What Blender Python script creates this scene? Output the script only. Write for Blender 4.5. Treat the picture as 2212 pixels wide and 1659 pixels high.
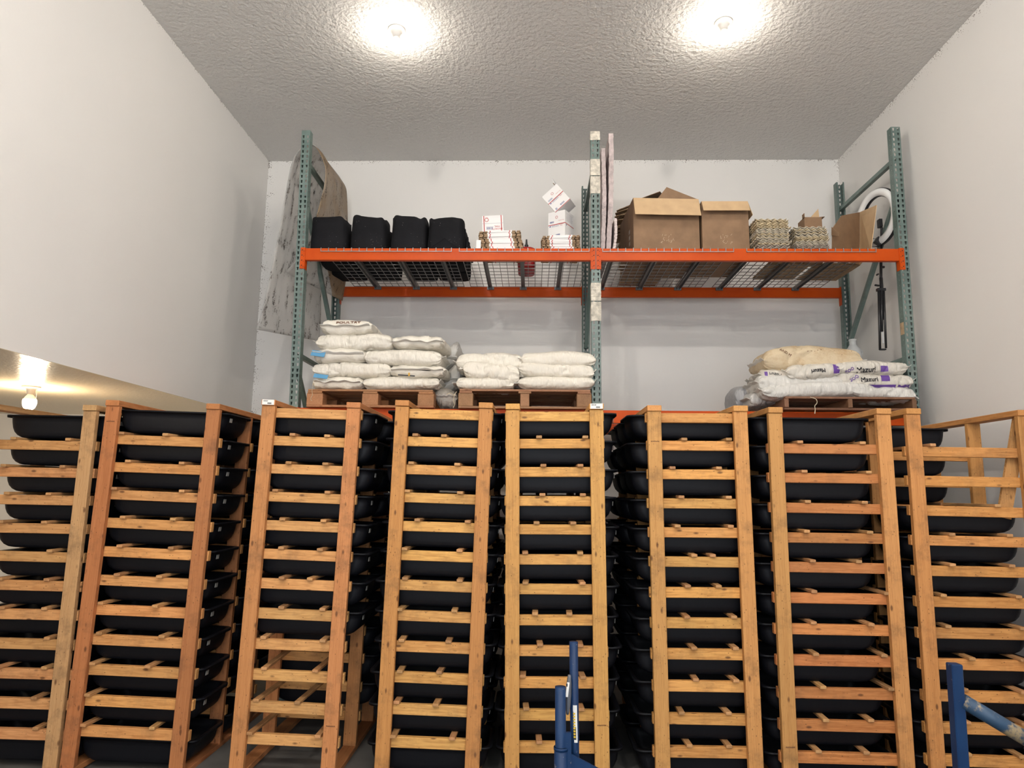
import bpy, bmesh, math, random
import numpy as np
from mathutils import Vector, Matrix, noise
from mathutils.bvhtree import BVHTree

for o in list(bpy.data.objects):
    bpy.data.objects.remove(o)
random.seed(7)
SC = bpy.context.scene
COL = SC.collection
PI = math.pi
HC = 1.77                      # height of the photographer's phone above the floor

# ------------------------------------------------------------------ camera
F = 1480.0                     # focal length in pixels of the 2212 x 1659 frame
_p, _y, _r = math.radians(8.8755), math.radians(1.7385), math.radians(-0.6624)
cy, sy = math.cos(_y), math.sin(_y)
Rz = np.array([[cy, sy, 0], [-sy, cy, 0], [0, 0, 1]])
Bm = np.array([[1, 0, 0], [0, 0, -1], [0, 1, 0.]])
c_, s_ = math.cos(_p), math.sin(_p)
Pm = np.array([[1, 0, 0], [0, c_, s_], [0, -s_, c_]])
c_, s_ = math.cos(_r), math.sin(_r)
Qm = np.array([[c_, s_, 0], [-s_, c_, 0], [0, 0, 1]])
CM = Qm @ Pm @ Bm @ Rz
cam_d = bpy.data.cameras.new('camera')
cam = bpy.data.objects.new('camera', cam_d)
COL.objects.link(cam)
cam_d.sensor_width = 36
cam_d.lens = 36 * F / 2212
cam_d.clip_start = 0.05
rx, ry, rz = CM.T @ [1, 0, 0], CM.T @ [0, -1, 0], CM.T @ [0, 0, -1]
cam.matrix_world = Matrix(((rx[0], ry[0], rz[0], 0), (rx[1], ry[1], rz[1], 0), (rx[2], ry[2], rz[2], HC), (0, 0, 0, 1)))
SC.camera = cam


def P(px, py, Y):
    """World point at depth Y seen at pixel (px, py) of the photograph."""
    d = CM.T @ np.array([px - 1106, py - 829.5, F])
    d = d / d[1] * Y
    return Vector((d[0], Y, d[2] + HC))


def PZ(px, py, z):
    d = CM.T @ np.array([px - 1106, py - 829.5, F])
    d = d / d[2] * (z - HC)
    return Vector((d[0], d[1], z))


# ------------------------------------------------------------------ world, exposure
w = bpy.data.worlds.new('world')
SC.world = w
w.use_nodes = True
w.node_tree.nodes['Background'].inputs[0].default_value = (0.84, 0.91, 1, 1)
w.node_tree.nodes['Background'].inputs[1].default_value = 1.75      # fill daylight, let in by an invented opening behind the photographer
SC.view_settings.view_transform = 'Standard'
SC.view_settings.look = 'None'
SC.view_settings.gamma = 1
SC.view_settings.use_curve_mapping = False
SC.view_settings.exposure = 1.2
BULB = 98.0                   # radiance of the bulbs over the pallet rack
BULB2 = 620.0                  # of the brighter ones behind the photographer
BULB_COL = (1.0, 0.91, 0.79)
BULB_COL2 = (1.0, 0.94, 0.87)
FILL_OPENING = (-2.6, 2.6, 0.0, 3.7)   # unseen opening added to the front wall for fill light: x0, x1, z0, z1
pl = bpy.data.lights.new('fill_portal', 'AREA')
pl.shape = 'RECTANGLE'
pl.size, pl.size_y = FILL_OPENING[1] - FILL_OPENING[0], FILL_OPENING[3] - FILL_OPENING[2]
pl.cycles.is_portal = True
po = bpy.data.objects.new('fill_portal', pl)
COL.objects.link(po)
po.location = ((FILL_OPENING[0] + FILL_OPENING[1]) / 2, -3.5, (FILL_OPENING[2] + FILL_OPENING[3]) / 2)
po.rotation_euler = (-PI / 2, 0, PI)

# ------------------------------------------------------------------ materials


def newmat(name):
    m = bpy.data.materials.new(name)
    m.use_nodes = True
    nt = m.node_tree
    return m, nt, nt.nodes['Principled BSDF']


class N:
    """tiny node-graph helper"""

    def __init__(s, nt):
        s.nt = nt

    def n(s, t, **kw):
        x = s.nt.nodes.new(t)
        for k, v in kw.items():
            setattr(x, k, v)
        return x

    def l(s, a, b):
        s.nt.links.new(a, b)

    def math(s, op, a, b=None, clamp=False):
        x = s.n('ShaderNodeMath', operation=op)
        x.use_clamp = clamp
        for i, v in enumerate((a, b)):
            if v is None:
                continue
            if isinstance(v, (int, float)):
                x.inputs[i].default_value = v
            else:
                s.l(v, x.inputs[i])
        return x.outputs[0]

    def mix(s, fac, a, b, mode='MIX'):
        x = s.n('ShaderNodeMix', data_type='RGBA', blend_type=mode)
        for i, v in ((0, fac), (6, a), (7, b)):
            if isinstance(v, (int, float)):
                x.inputs[i].default_value = v
            elif isinstance(v, tuple):
                x.inputs[i].default_value = (*v, 1) if len(v) == 3 else v
            else:
                s.l(v, x.inputs[i])
        return x.outputs[2]

    def ramp(s, fac, stops):
        x = s.n('ShaderNodeValToRGB')
        e = x.color_ramp.elements
        while len(e) < len(stops):
            e.new(0.5)
        for i, (p, c) in enumerate(stops):
            e[i].position = p
            e[i].color = (*c, 1) if len(c) == 3 else c
        s.l(fac, x.inputs[0])
        return x.outputs[0]

    def noise(s, vec, scale, detail=3, rough=.5):
        x = s.n('ShaderNodeTexNoise')
        x.inputs['Scale'].default_value = scale
        x.inputs['Detail'].default_value = detail
        x.inputs['Roughness'].default_value = rough
        if vec is not None:
            s.l(vec, x.inputs['Vector'])
        return x.outputs[0]

    def bump(s, h, strength, dist, bsdf):
        x = s.n('ShaderNodeBump')
        x.inputs['Strength'].default_value = strength
        x.inputs['Distance'].default_value = dist
        s.l(h, x.inputs['Height'])
        s.l(x.outputs[0], bsdf.inputs['Normal'])


def plain(name, col, rough=.6, metal=0, bump=0, bscale=60, var=0, spec=None, emit=None, ecol=None):
    m, nt, b = newmat(name)
    g = N(nt)
    b.inputs['Roughness'].default_value = rough
    b.inputs['Metallic'].default_value = metal
    b.inputs['Base Color'].default_value = (*col, 1)
    if spec is not None:
        b.inputs['Specular IOR Level'].default_value = spec
    tc = g.n('ShaderNodeTexCoord').outputs['Object']
    if var:
        f = g.noise(tc, bscale * .25, 4)
        c = g.ramp(f, [(.3, tuple(x * (1 - var) for x in col)), (.7, tuple(min(1, x * (1 + var)) for x in col))])
        g.l(c, b.inputs['Base Color'])
    if bump:
        g.bump(g.noise(tc, bscale, 3), bump, .01, b)
    if emit:
        b.inputs['Emission Color'].default_value = (*(ecol or BULB_COL), 1)
        b.inputs['Emission Strength'].default_value = emit
    return m


def wood(name, axis, knots=True, dirt=.35):
    """boards of sawn softwood; the tint comes from each object's own colour"""
    m, nt, b = newmat(name)
    g = N(nt)
    tc = g.n('ShaderNodeTexCoord').outputs['Object']
    oi = g.n('ShaderNodeObjectInfo')
    off = g.n('ShaderNodeVectorMath', operation='SCALE')
    cx = g.n('ShaderNodeCombineXYZ')
    g.l(oi.outputs['Random'], cx.inputs[0])
    g.l(g.math('MULTIPLY', oi.outputs['Random'], 3.7), cx.inputs[1])
    g.l(g.math('MULTIPLY', oi.outputs['Random'], 7.3), cx.inputs[2])
    g.l(cx.outputs[0], off.inputs[0])
    off.inputs['Scale'].default_value = 40
    add = g.n('ShaderNodeVectorMath', operation='ADD')
    g.l(tc, add.inputs[0])
    g.l(off.outputs[0], add.inputs[1])

    def mp(along, across):
        x = g.n('ShaderNodeMapping')
        sc = [across] * 3
        sc[axis] = along
        x.inputs['Scale'].default_value = sc
        g.l(add.outputs[0], x.inputs[0])
        return x.outputs[0]
    grain = g.noise(mp(2.2, 90), 1.0, 4, .6)
    rings = g.n('ShaderNodeTexWave', wave_type='BANDS', bands_direction='X' if axis != 0 else 'Y')
    rings.inputs['Scale'].default_value = 9
    rings.inputs['Distortion'].default_value = 9
    rings.inputs['Detail'].default_value = 2
    rings.inputs['Detail Scale'].default_value = 1.2
    g.l(mp(.55, 5), rings.inputs[0])
    f = g.math('ADD', g.math('MULTIPLY', grain, .75), g.math('MULTIPLY', rings.outputs['Fac'], .30))
    shade = g.ramp(f, [(.25, (.76, .66, .57)), (.5, (.95, .92, .89)), (.8, (1.10, 1.10, 1.10))])
    col = g.mix(1, shade, oi.outputs['Color'], 'MULTIPLY')
    if knots:
        v = g.n('ShaderNodeTexVoronoi')
        v.inputs['Scale'].default_value = 1
        v.inputs['Randomness'].default_value = 1
        g.l(mp(6.5, 15), v.inputs['Vector'])
        k = g.ramp(v.outputs['Distance'], [(.07, (1, 1, 1)), (.15, (0, 0, 0))])
        col = g.mix(g.math('MULTIPLY', k, .8), col, (.10, .035, .012))
        v2 = g.n('ShaderNodeTexVoronoi')
        v2.inputs['Scale'].default_value = 1
        g.l(mp(28, 50), v2.inputs['Vector'])
        k2 = g.ramp(v2.outputs['Distance'], [(.08, (1, 1, 1)), (.16, (0, 0, 0))])
        pm = g.ramp(g.noise(add.outputs[0], 9, 2), [(.43, (0, 0, 0)), (.54, (1, 1, 1))])
        col = g.mix(g.math('MULTIPLY', g.math('MULTIPLY', k2, pm), .8), col, (.08, .035, .015))
    if dirt:
        d = g.ramp(g.noise(add.outputs[0], 5.5, 6, .72), [(.50, (0, 0, 0)), (.72, (1, 1, 1))])
        col = g.mix(g.math('MULTIPLY', d, dirt), col, (.10, .055, .03))
    g.l(col, b.inputs['Base Color'])
    b.inputs['Roughness'].default_value = .62
    b.inputs['Specular IOR Level'].default_value = .3
    g.bump(f, .15, .004, b)
    return m


def wall_mat(name, col, specks=None, bump=.12, bscale=35):
    """painted plaster; fly specks gather along the corner lines given as (axis, value, reach)"""
    m, nt, b = newmat(name)
    g = N(nt)
    pos = g.n('ShaderNodeNewGeometry').outputs['Position']
    sep = g.n('ShaderNodeSeparateXYZ')
    g.l(pos, sep.inputs[0])
    base = g.ramp(g.noise(pos, .8, 4), [(.3, tuple(c * .97 for c in col)), (.7, col)])
    if specks:
        near = None
        for ax, val, reach in specks:
            dd = g.math('ABSOLUTE', g.math('SUBTRACT', sep.outputs[ax], val))
            e = g.math('POWER', 2.718, g.math('MULTIPLY', dd, -1 / reach))
            near = e if near is None else g.math('MAXIMUM', near, e)
        wob = g.n('ShaderNodeTexNoise')
        wob.inputs['Scale'].default_value = 30
        g.l(pos, wob.inputs['Vector'])
        va = g.n('ShaderNodeVectorMath', operation='MULTIPLY_ADD')
        g.l(wob.outputs['Color'], va.inputs[0])
        va.inputs[1].default_value = (.02, .02, .02)
        g.l(pos, va.inputs[2])
        v = g.n('ShaderNodeTexVoronoi')
        v.inputs['Scale'].default_value = 58
        g.l(va.outputs[0], v.inputs['Vector'])
        thr = g.math('MULTIPLY', near, g.noise(pos, 14, 2))
        sp = g.math('LESS_THAN', v.outputs['Distance'], g.math('MULTIPLY', g.math('SUBTRACT', thr, .15), .85))
        base = g.mix(g.math('MULTIPLY', sp, .75), base, (.10, .075, .055))
    g.l(base, b.inputs['Base Color'])
    b.inputs['Roughness'].default_value = .55
    b.inputs['Specular IOR Level'].default_value = .25
    g.bump(g.noise(pos, bscale, 3, .6), bump, .006 if bump < .5 else .022, b)
    return m


# ------------------------------------------------------------------ mesh helpers


class MB:
    """collects faces and links them as ONE mesh object"""

    def __init__(s):
        s.v, s.f, s.m = [], [], []

    def face(s, pts, m=0):
        i = len(s.v)
        s.v += [tuple(p) for p in pts]
        s.f.append(tuple(range(i, i + len(pts))))
        s.m.append(m)

    def grid(s, rows, m=0, closed=False):
        """rows of equally many points -> shared-vertex quads"""
        i0 = len(s.v)
        n = len(rows[0])
        for r in rows:
            s.v += [tuple(p) for p in r]
        for a in range(len(rows) - 1):
            for k in range(n if closed else n - 1):
                k2 = (k + 1) % n
                s.f.append((i0 + a * n + k, i0 + a * n + k2, i0 + (a + 1) * n + k2, i0 + (a + 1) * n + k))
                s.m.append(m)
        return i0, n

    def cap(s, i0, n, m=0, flip=False):
        r = list(range(i0, i0 + n))
        s.f.append(tuple(reversed(r)) if flip else tuple(r))
        s.m.append(m)

    def box(s, c, d, m=0, rot=None):
        c = Vector(c)
        x, y, z = d[0] / 2, d[1] / 2, d[2] / 2
        i = len(s.v)
        for q in ((-x, -y, -z), (x, -y, -z), (x, y, -z), (-x, y, -z), (-x, -y, z), (x, -y, z), (x, y, z), (-x, y, z)):
            q = Vector(q)
            if rot is not None:
                q = rot @ q
            s.v.append(tuple(c + q))
        for f in ((0, 3, 2, 1), (4, 5, 6, 7), (0, 1, 5, 4), (1, 2, 6, 5), (2, 3, 7, 6), (3, 0, 4, 7)):
            s.f.append(tuple(i + k for k in f))
            s.m.append(m)

    def bar(s, p0, p1, wx, wy, m=0, up=(0, 0, 1)):
        """rectangular bar from p0 to p1"""
        p0, p1 = Vector(p0), Vector(p1)
        d = (p1 - p0)
        L = d.length
        d.normalize()
        u = Vector(up)
        if abs(d.dot(u)) > .99:
            u = Vector((0, 1, 0))
        a = d.cross(u).normalized()
        b = a.cross(d).normalized()
        R = Matrix((a, d, b)).transposed()
        s.box((p0 + p1) / 2, (wx, L, wy), m, R)

    def tube(s, p0, p1, r, n=12, m=0, r1=None, caps=True):
        p0, p1 = Vector(p0), Vector(p1)
        d = (p1 - p0).normalized()
        a = d.orthogonal().normalized()
        b = d.cross(a)
        r1 = r if r1 is None else r1
        rows = [[p + a * math.cos(t) * q + b * math.sin(t) * q for t in [2 * PI * k / n for k in range(n)]] for p, q in ((p0, r), (p1, r1))]
        i0, _ = s.grid(rows, m, True)
        if caps:
            s.cap(i0, n, m, True)
            s.cap(i0 + n, n, m)

    def lathe(s, prof, c=(0, 0, 0), n=24, m=0):
        """profile of (radius, z)"""
        c = Vector(c)
        rows = [[c + Vector((r * math.cos(t), r * math.sin(t), z)) for t in [2 * PI * k / n for k in range(n)]] for r, z in prof]
        s.grid(rows, m, True)

    def mesh(s, name, mats, smooth=False, origin=(0, 0, 0), bevel=0, fix=False):
        me = bpy.data.meshes.new(name)
        o = Vector(origin)
        me.from_pydata([tuple(Vector(v) - o) for v in s.v], [], s.f)
        for mm in (mats if isinstance(mats, (list, tuple)) else [mats]):
            me.materials.append(mm)
        for p, k in zip(me.polygons, s.m):
            p.material_index = k
            p.use_smooth = smooth
        if bevel or fix:
            bm = bmesh.new()
            bm.from_mesh(me)
            if fix:
                bmesh.ops.remove_doubles(bm, verts=bm.verts, dist=1e-5)
            bmesh.ops.recalc_face_normals(bm, faces=bm.faces)
            if bevel:
                bmesh.ops.bevel(bm, geom=list(bm.edges), offset=bevel, segments=1, affect='EDGES', clamp_overlap=True)
            bm.to_mesh(me)
            bm.free()
        me.update()
        return me


def link(name, me, parent=None, loc=(0, 0, 0), rot=(0, 0, 0), color=None, label=None):
    o = bpy.data.objects.new(name, me)
    COL.objects.link(o)
    o.location = loc
    o.rotation_euler = rot
    if parent is not None:
        o.parent = parent
    if color:
        o.color = (*color, 1)
    if label:
        o['label'] = label
    return o


def tag(o, label, cat, group=None, kind=None):
    o['label'] = label
    o['category'] = cat
    if group:
        o['group'] = group
    if kind:
        o['kind'] = kind
    return o


def thing(name, label, cat, loc=(0, 0, 0), rot=(0, 0, 0), group=None):
    o = bpy.data.objects.new(name, None)
    o.empty_display_size = .1
    COL.objects.link(o)
    o.location = loc
    o.rotation_euler = rot
    return tag(o, label, cat, group)


def struct(name, me):
    o = link(name, me)
    o['kind'] = 'structure'
    return o


def mod(o, kind, **kw):
    m = o.modifiers.new(kind.lower(), kind)
    for k, v in kw.items():
        setattr(m, k, v)
    return m


def text_mesh(txt, size, bold=0.0):
    cu = bpy.data.curves.new('lettering', 'FONT')
    cu.body = txt
    cu.size = size
    cu.align_x = 'CENTER'
    cu.align_y = 'CENTER'
    cu.offset = bold
    cu.resolution_u = 3
    ob = bpy.data.objects.new('lettering', cu)
    COL.objects.link(ob)
    dg = bpy.context.evaluated_depsgraph_get()
    me = bpy.data.meshes.new_from_object(ob.evaluated_get(dg))
    bpy.data.objects.remove(ob)
    bpy.data.curves.remove(cu)
    return me


def flat_text(txt, size, mat, parent, M, bold=0.0, name='lettering'):
    """flat printed text whose local x/y plane is placed by matrix M in the parent's space"""
    me = text_mesh(txt, size, bold)
    me.materials.clear()
    me.materials.append(mat)
    me.transform(M)
    return link(name, me, parent)


def project_print(polys, host, mat, name='lettering', gap=.004):
    """prints flat shapes (world x,z) on the near side of a thing's mesh: follows its surface"""
    bpy.context.view_layer.update()
    mw = host.matrix_world
    vs = [mw @ v.co for v in host.data.vertices]
    tree = BVHTree.FromPolygons(vs, [tuple(p.vertices) for p in host.data.polygons])
    mb = MB()
    for poly in polys:
        out = []
        for x, z in poly:
            h = tree.ray_cast(Vector((x, 2, z)), Vector((0, 1, 0)))
            if h[0] is None:
                out = []
                break
            n = h[1] if h[1].y < 0 else -h[1]
            out.append(h[0] + n * gap)
        if out:
            mb.face(out)
    me = mb.mesh(name, mat)
    me.transform(mw.inverted())
    return link(name, me, host)


def text_polys(txt, size, cx, cz, ang=0, flip=False, bold=0.0, sy=1.0):
    me = text_mesh(txt, size, 0)
    bm = bmesh.new()
    bm.from_mesh(me)
    bmesh.ops.triangulate(bm, faces=bm.faces)
    ca, sa = math.cos(ang), math.sin(ang)
    res = []
    for f in bm.faces:
        q = []
        for v in f.verts:
            x, y = v.co.x, v.co.y * sy
            if flip:
                x, y = -x, -y
            q.append((cx + x * ca - y * sa, cz + x * sa + y * ca))
        res.append(q)
    bm.free()
    bpy.data.meshes.remove(me)
    if bold:
        res += [[(x + dx, z + dz) for x, z in q] for q in list(res) for dx, dz in ((bold * 2, 0), (0, bold * 2))]
    return res


def rect_polys(x0, x1, z0, z1, n=5, ang=0):
    res = []
    for a in range(n):
        for b_ in range(n):
            q = []
            for i, j in ((a, b_), (a + 1, b_), (a + 1, b_ + 1), (a, b_ + 1)):
                x, z = x0 + (x1 - x0) * i / n, z0 + (z1 - z0) * j / n
                q.append((x, z))
            res.append(q)
    return res


# ------------------------------------------------------------------ the room
XL, XR, YB, YF, ZC = -3.17, 3.545, 7.6, -3.4, 3.865 + HC
ZH = PZ(440, 870, 1).z and P(440, 870, 1).z    # direction only
_d = P(440, 870, 1) - Vector((0, 0, HC))
ZH = HC + _d.z * XL / _d.x                      # underside of the wall over the opening on the left
XLL = -6.6
white = (.76, .745, .72)
M_wall_l = wall_mat('wall_paint_left', white, [(1, YB, .05), (2, ZC, .05)])
M_wall_b = wall_mat('wall_paint_back', white, [(0, XL, .15), (2, ZC, .09), (0, XR, .10)])
M_wall_r = wall_mat('wall_paint_right', white, [(1, YB, .09), (2, ZC, .14)])
M_wall = wall_mat('wall_paint', white)
M_ceil = wall_mat('ceiling_texture', (.71, .695, .67), [(1, YB, .03)], bump=.9, bscale=25)


def slab(name, x0, x1, y0, y1, z0, z1, mat):
    b = MB()
    b.box(((x0 + x1) / 2, (y0 + y1) / 2, (z0 + z1) / 2), (x1 - x0, y1 - y0, z1 - z0))
    return struct(name, b.mesh(name, mat))


M_floor = plain('concrete', (.12, .115, .105), .75, bump=.1, bscale=12, var=.25)
slab('floor', XLL - .2, XR + .2, YF - .2, YB + .2, -.15, 0, M_floor)
slab('ceiling', XL - .15, XR + .2, YF - .2, YB + .2, ZC, ZC + .15, M_ceil)
slab('wall_back', XLL - .2, XR + .2, YB, YB + .2, 0, ZC, M_wall_b)
slab('wall_right', XR, XR + .2, YF, YB, 0, ZC, M_wall_r)
slab('wall_left', XL - .15, XL, YF, YB, ZH, ZC, M_wall_l)
b = MB()
for x0_, x1_, z0_, z1_ in ((XLL - .2, FILL_OPENING[0], 0, ZC), (FILL_OPENING[1], XR + .2, 0, ZC), (FILL_OPENING[0], FILL_OPENING[1], FILL_OPENING[3], ZC)):
    b.box(((x0_ + x1_) / 2, YF - .1, (z0_ + z1_) / 2), (x1_ - x0_, .2, z1_ - z0_))
struct('wall_front', b.mesh('wall_front', M_wall))
slab('wall_far_left', XLL - .2, XLL, YF, YB, 0, ZH + .15, M_wall)

# glossy painted ceiling of the lower room on the left
m, nt, b = newmat('glossy_ceiling_paint')
g = N(nt)
pos = g.n('ShaderNodeNewGeometry').outputs['Position']
b.inputs['Base Color'].default_value = (.58, .50, .36, 1)
b.inputs['Roughness'].default_value = .22
b.inputs['Specular IOR Level'].default_value = .9
g.bump(g.noise(pos, 38, 3, .6), .5, .006, b)
b = MB()
b.box(((XLL - .2 + XL - .15) / 2, (YF + YB) / 2, ZH + .073), (XL - .15 - XLL + .2, YB - YF + .4, .154))
b.box((XL - .075, (YF + YB) / 2, ZH - .002), (.15, YB - YF, .004))
struct('ceiling_low', b.mesh('ceiling_low', m))

# ------------------------------------------------------------------ ceiling lights
M_porc = plain('porcelain', (.80, .78, .74), .3)
M_bulb = plain('lit_bulb', (1, 1, 1), .3, emit=BULB)
M_bulb3 = plain('lit_warm_bulb', (1, 1, 1), .3, emit=BULB * 3.4, ecol=(1, .80, .55))
M_bulb2 = plain('lit_cool_bulb', (1, 1, 1), .3, emit=BULB2, ecol=BULB_COL2)
M_black = plain('black_plastic', (.018, .018, .02), .45)


def ceiling_light(p, label, s=1.0, mat=None):
    t = thing('ceiling_light', label, 'light', p)
    b = MB()
    b.lathe([(0, 0), (.072 * s, 0), (.074 * s, -.012), (.068 * s, -.02), (0, -.021)], n=32)
    link('base', b.mesh('base', M_porc, True), t)
    b = MB()
    b.lathe([(.05 * s, -.019), (.036 * s, -.03), (.030 * s, -.066), (.024 * s, -.068), (0, -.068)], n=28)
    link('socket', b.mesh('socket', M_porc, True), t)
    b = MB()
    b.lathe([(.018 * s, -.066), (.024 * s, -.072), (.040 * s, -.092), (.050 * s, -.112)], n=28)
    link('bulb_collar', b.mesh('bulb_collar', M_porc, True), t)
    b = MB()
    b.lathe([(.050 * s, -.112), (.0535 * s, -.13), (.052 * s, -.15), (.045 * s, -.172), (.032 * s, -.188), (.015 * s, -.196), (0, -.198)], n=28)
    link('bulb', b.mesh('bulb', mat or M_bulb, True), t)
    b = MB()
    b.tube((.055 * s, 0, -.02), (.055 * s, 0, -.10), .0016, 6)
    b.tube((.055 * s, 0, -.10), (.055 * s, 0, -.115), .004, 8)
    link('pull_chain', b.mesh('pull_chain', M_porc), t)
    return t


l1 = PZ(857, 64, ZC)
l2 = PZ(1563, 48, ZC)
ceiling_light(l1, 'bare bulb in white porcelain holder on the textured ceiling, left of the two')
ceiling_light(l2, 'bare bulb in white porcelain holder on the textured ceiling, right of the two')
l3 = PZ(68, 834, ZH)
ceiling_light(l3, 'bare bulb under the low glossy ceiling at the left edge', .92, M_bulb3)
for yy, wd in ((1.2, 'nearer'), (-1.5, 'further')):
    ceiling_light((l1.x, yy, ZC), 'bare ceiling bulb behind the photographer over the left side, %s row' % wd, mat=M_bulb2)
    ceiling_light((l2.x, yy, ZC), 'bare ceiling bulb behind the photographer over the right side, %s row' % wd, mat=M_bulb2)
ceiling_light((l3.x, .6, ZH), 'bare bulb under the low ceiling, near the front wall', .92, M_bulb3)

# ------------------------------------------------------------------ wooden tub racks
WX, WY, WZ = wood('wood_along_x', 0, dirt=.38), wood('wood_along_y', 1, knots=False), wood('wood_along_z', 2, dirt=.58)
SEC = .515                       # depth of one bay of a rack
YR = 4.47                        # front face of the racks
PW, PT, SH_ = .089, .038, .0635  # post width, board thickness, slat height
mesh_cache = {}


def board(dx, dy, dz, mat, bev=.003):
    k = (round(dx, 4), round(dy, 4), round(dz, 4), mat.name)
    if k not in mesh_cache:
        b = MB()
        b.box((0, 0, 0), (dx, dy, dz))
        mesh_cache[k] = b.mesh('board', mat, bevel=bev)
    return mesh_cache[k]


# black mixing tub -----------------------------------------------------------
M_tub = plain('black_tub_plastic', (.0055, .006, .0085), .48, bump=.05, bscale=30, spec=.2)
M_tag = plain('tub_sticker_paper', (.28, .27, .25), .7)


def rrect(hx, hy, r, z, n=8):
    pts = []
    for cx_, cy_, a0 in ((hx - r, hy - r, 0), (-hx + r, hy - r, PI / 2), (-hx + r, -hy + r, PI), (hx - r, -hy + r, 1.5 * PI)):
        for k in range(n + 1):
            a = a0 + PI / 2 * k / n
            pts.append((cx_ + r * math.cos(a), cy_ + r * math.sin(a), z))
    return pts


TUB_H = .150


def tub_mesh():
    b = MB()
    prof = [(.262, .176, .0), (.288, .186, .005), (.315, .192, .020), (.335, .195, .042), (.347, .197, .070), (.354, .1985, .105), (.358, .200, .143),
            (.372, .211, .148), (.379, .215, .145), (.381, .216, .139), (.382, .217, .155), (.374, .212, .1555), (.354, .197, .153), (.349, .1945, .105), (.340, .192, .070), (.325, .189, .042), (.303, .184, .020), (.27, .176, .009), (.24, .165, .006)]
    rows = [rrect(hx, hy, min(.06, hy * .45), z) for hx, hy, z in prof]
    rows = [[(x * 1.04, y, z) for x, y, z in r] for r in rows]
    i0, n = b.grid(rows, 0, True)
    b.cap(i0, n, 0, True)
    b.cap(i0 + n * (len(rows) - 1), n, 0)
    me = b.mesh('mixing_tub', M_tub, True, fix=True)
    return me


TUB = tub_mesh()
bm_ = MB()
bm_.box((.3765, -.115, .112), (.003, .036, .028), 0, Matrix.Rotation(.09, 3, 'Y'))
TUB_TAG = bm_.mesh('sticker', M_tag)
ORD = ['top', 'second', 'third', 'fourth', 'fifth', 'sixth', 'seventh', 'eighth', 'ninth', 'tenth', 'eleventh', 'bottom']


def slat_ys(a, b):
    return a + b


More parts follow.
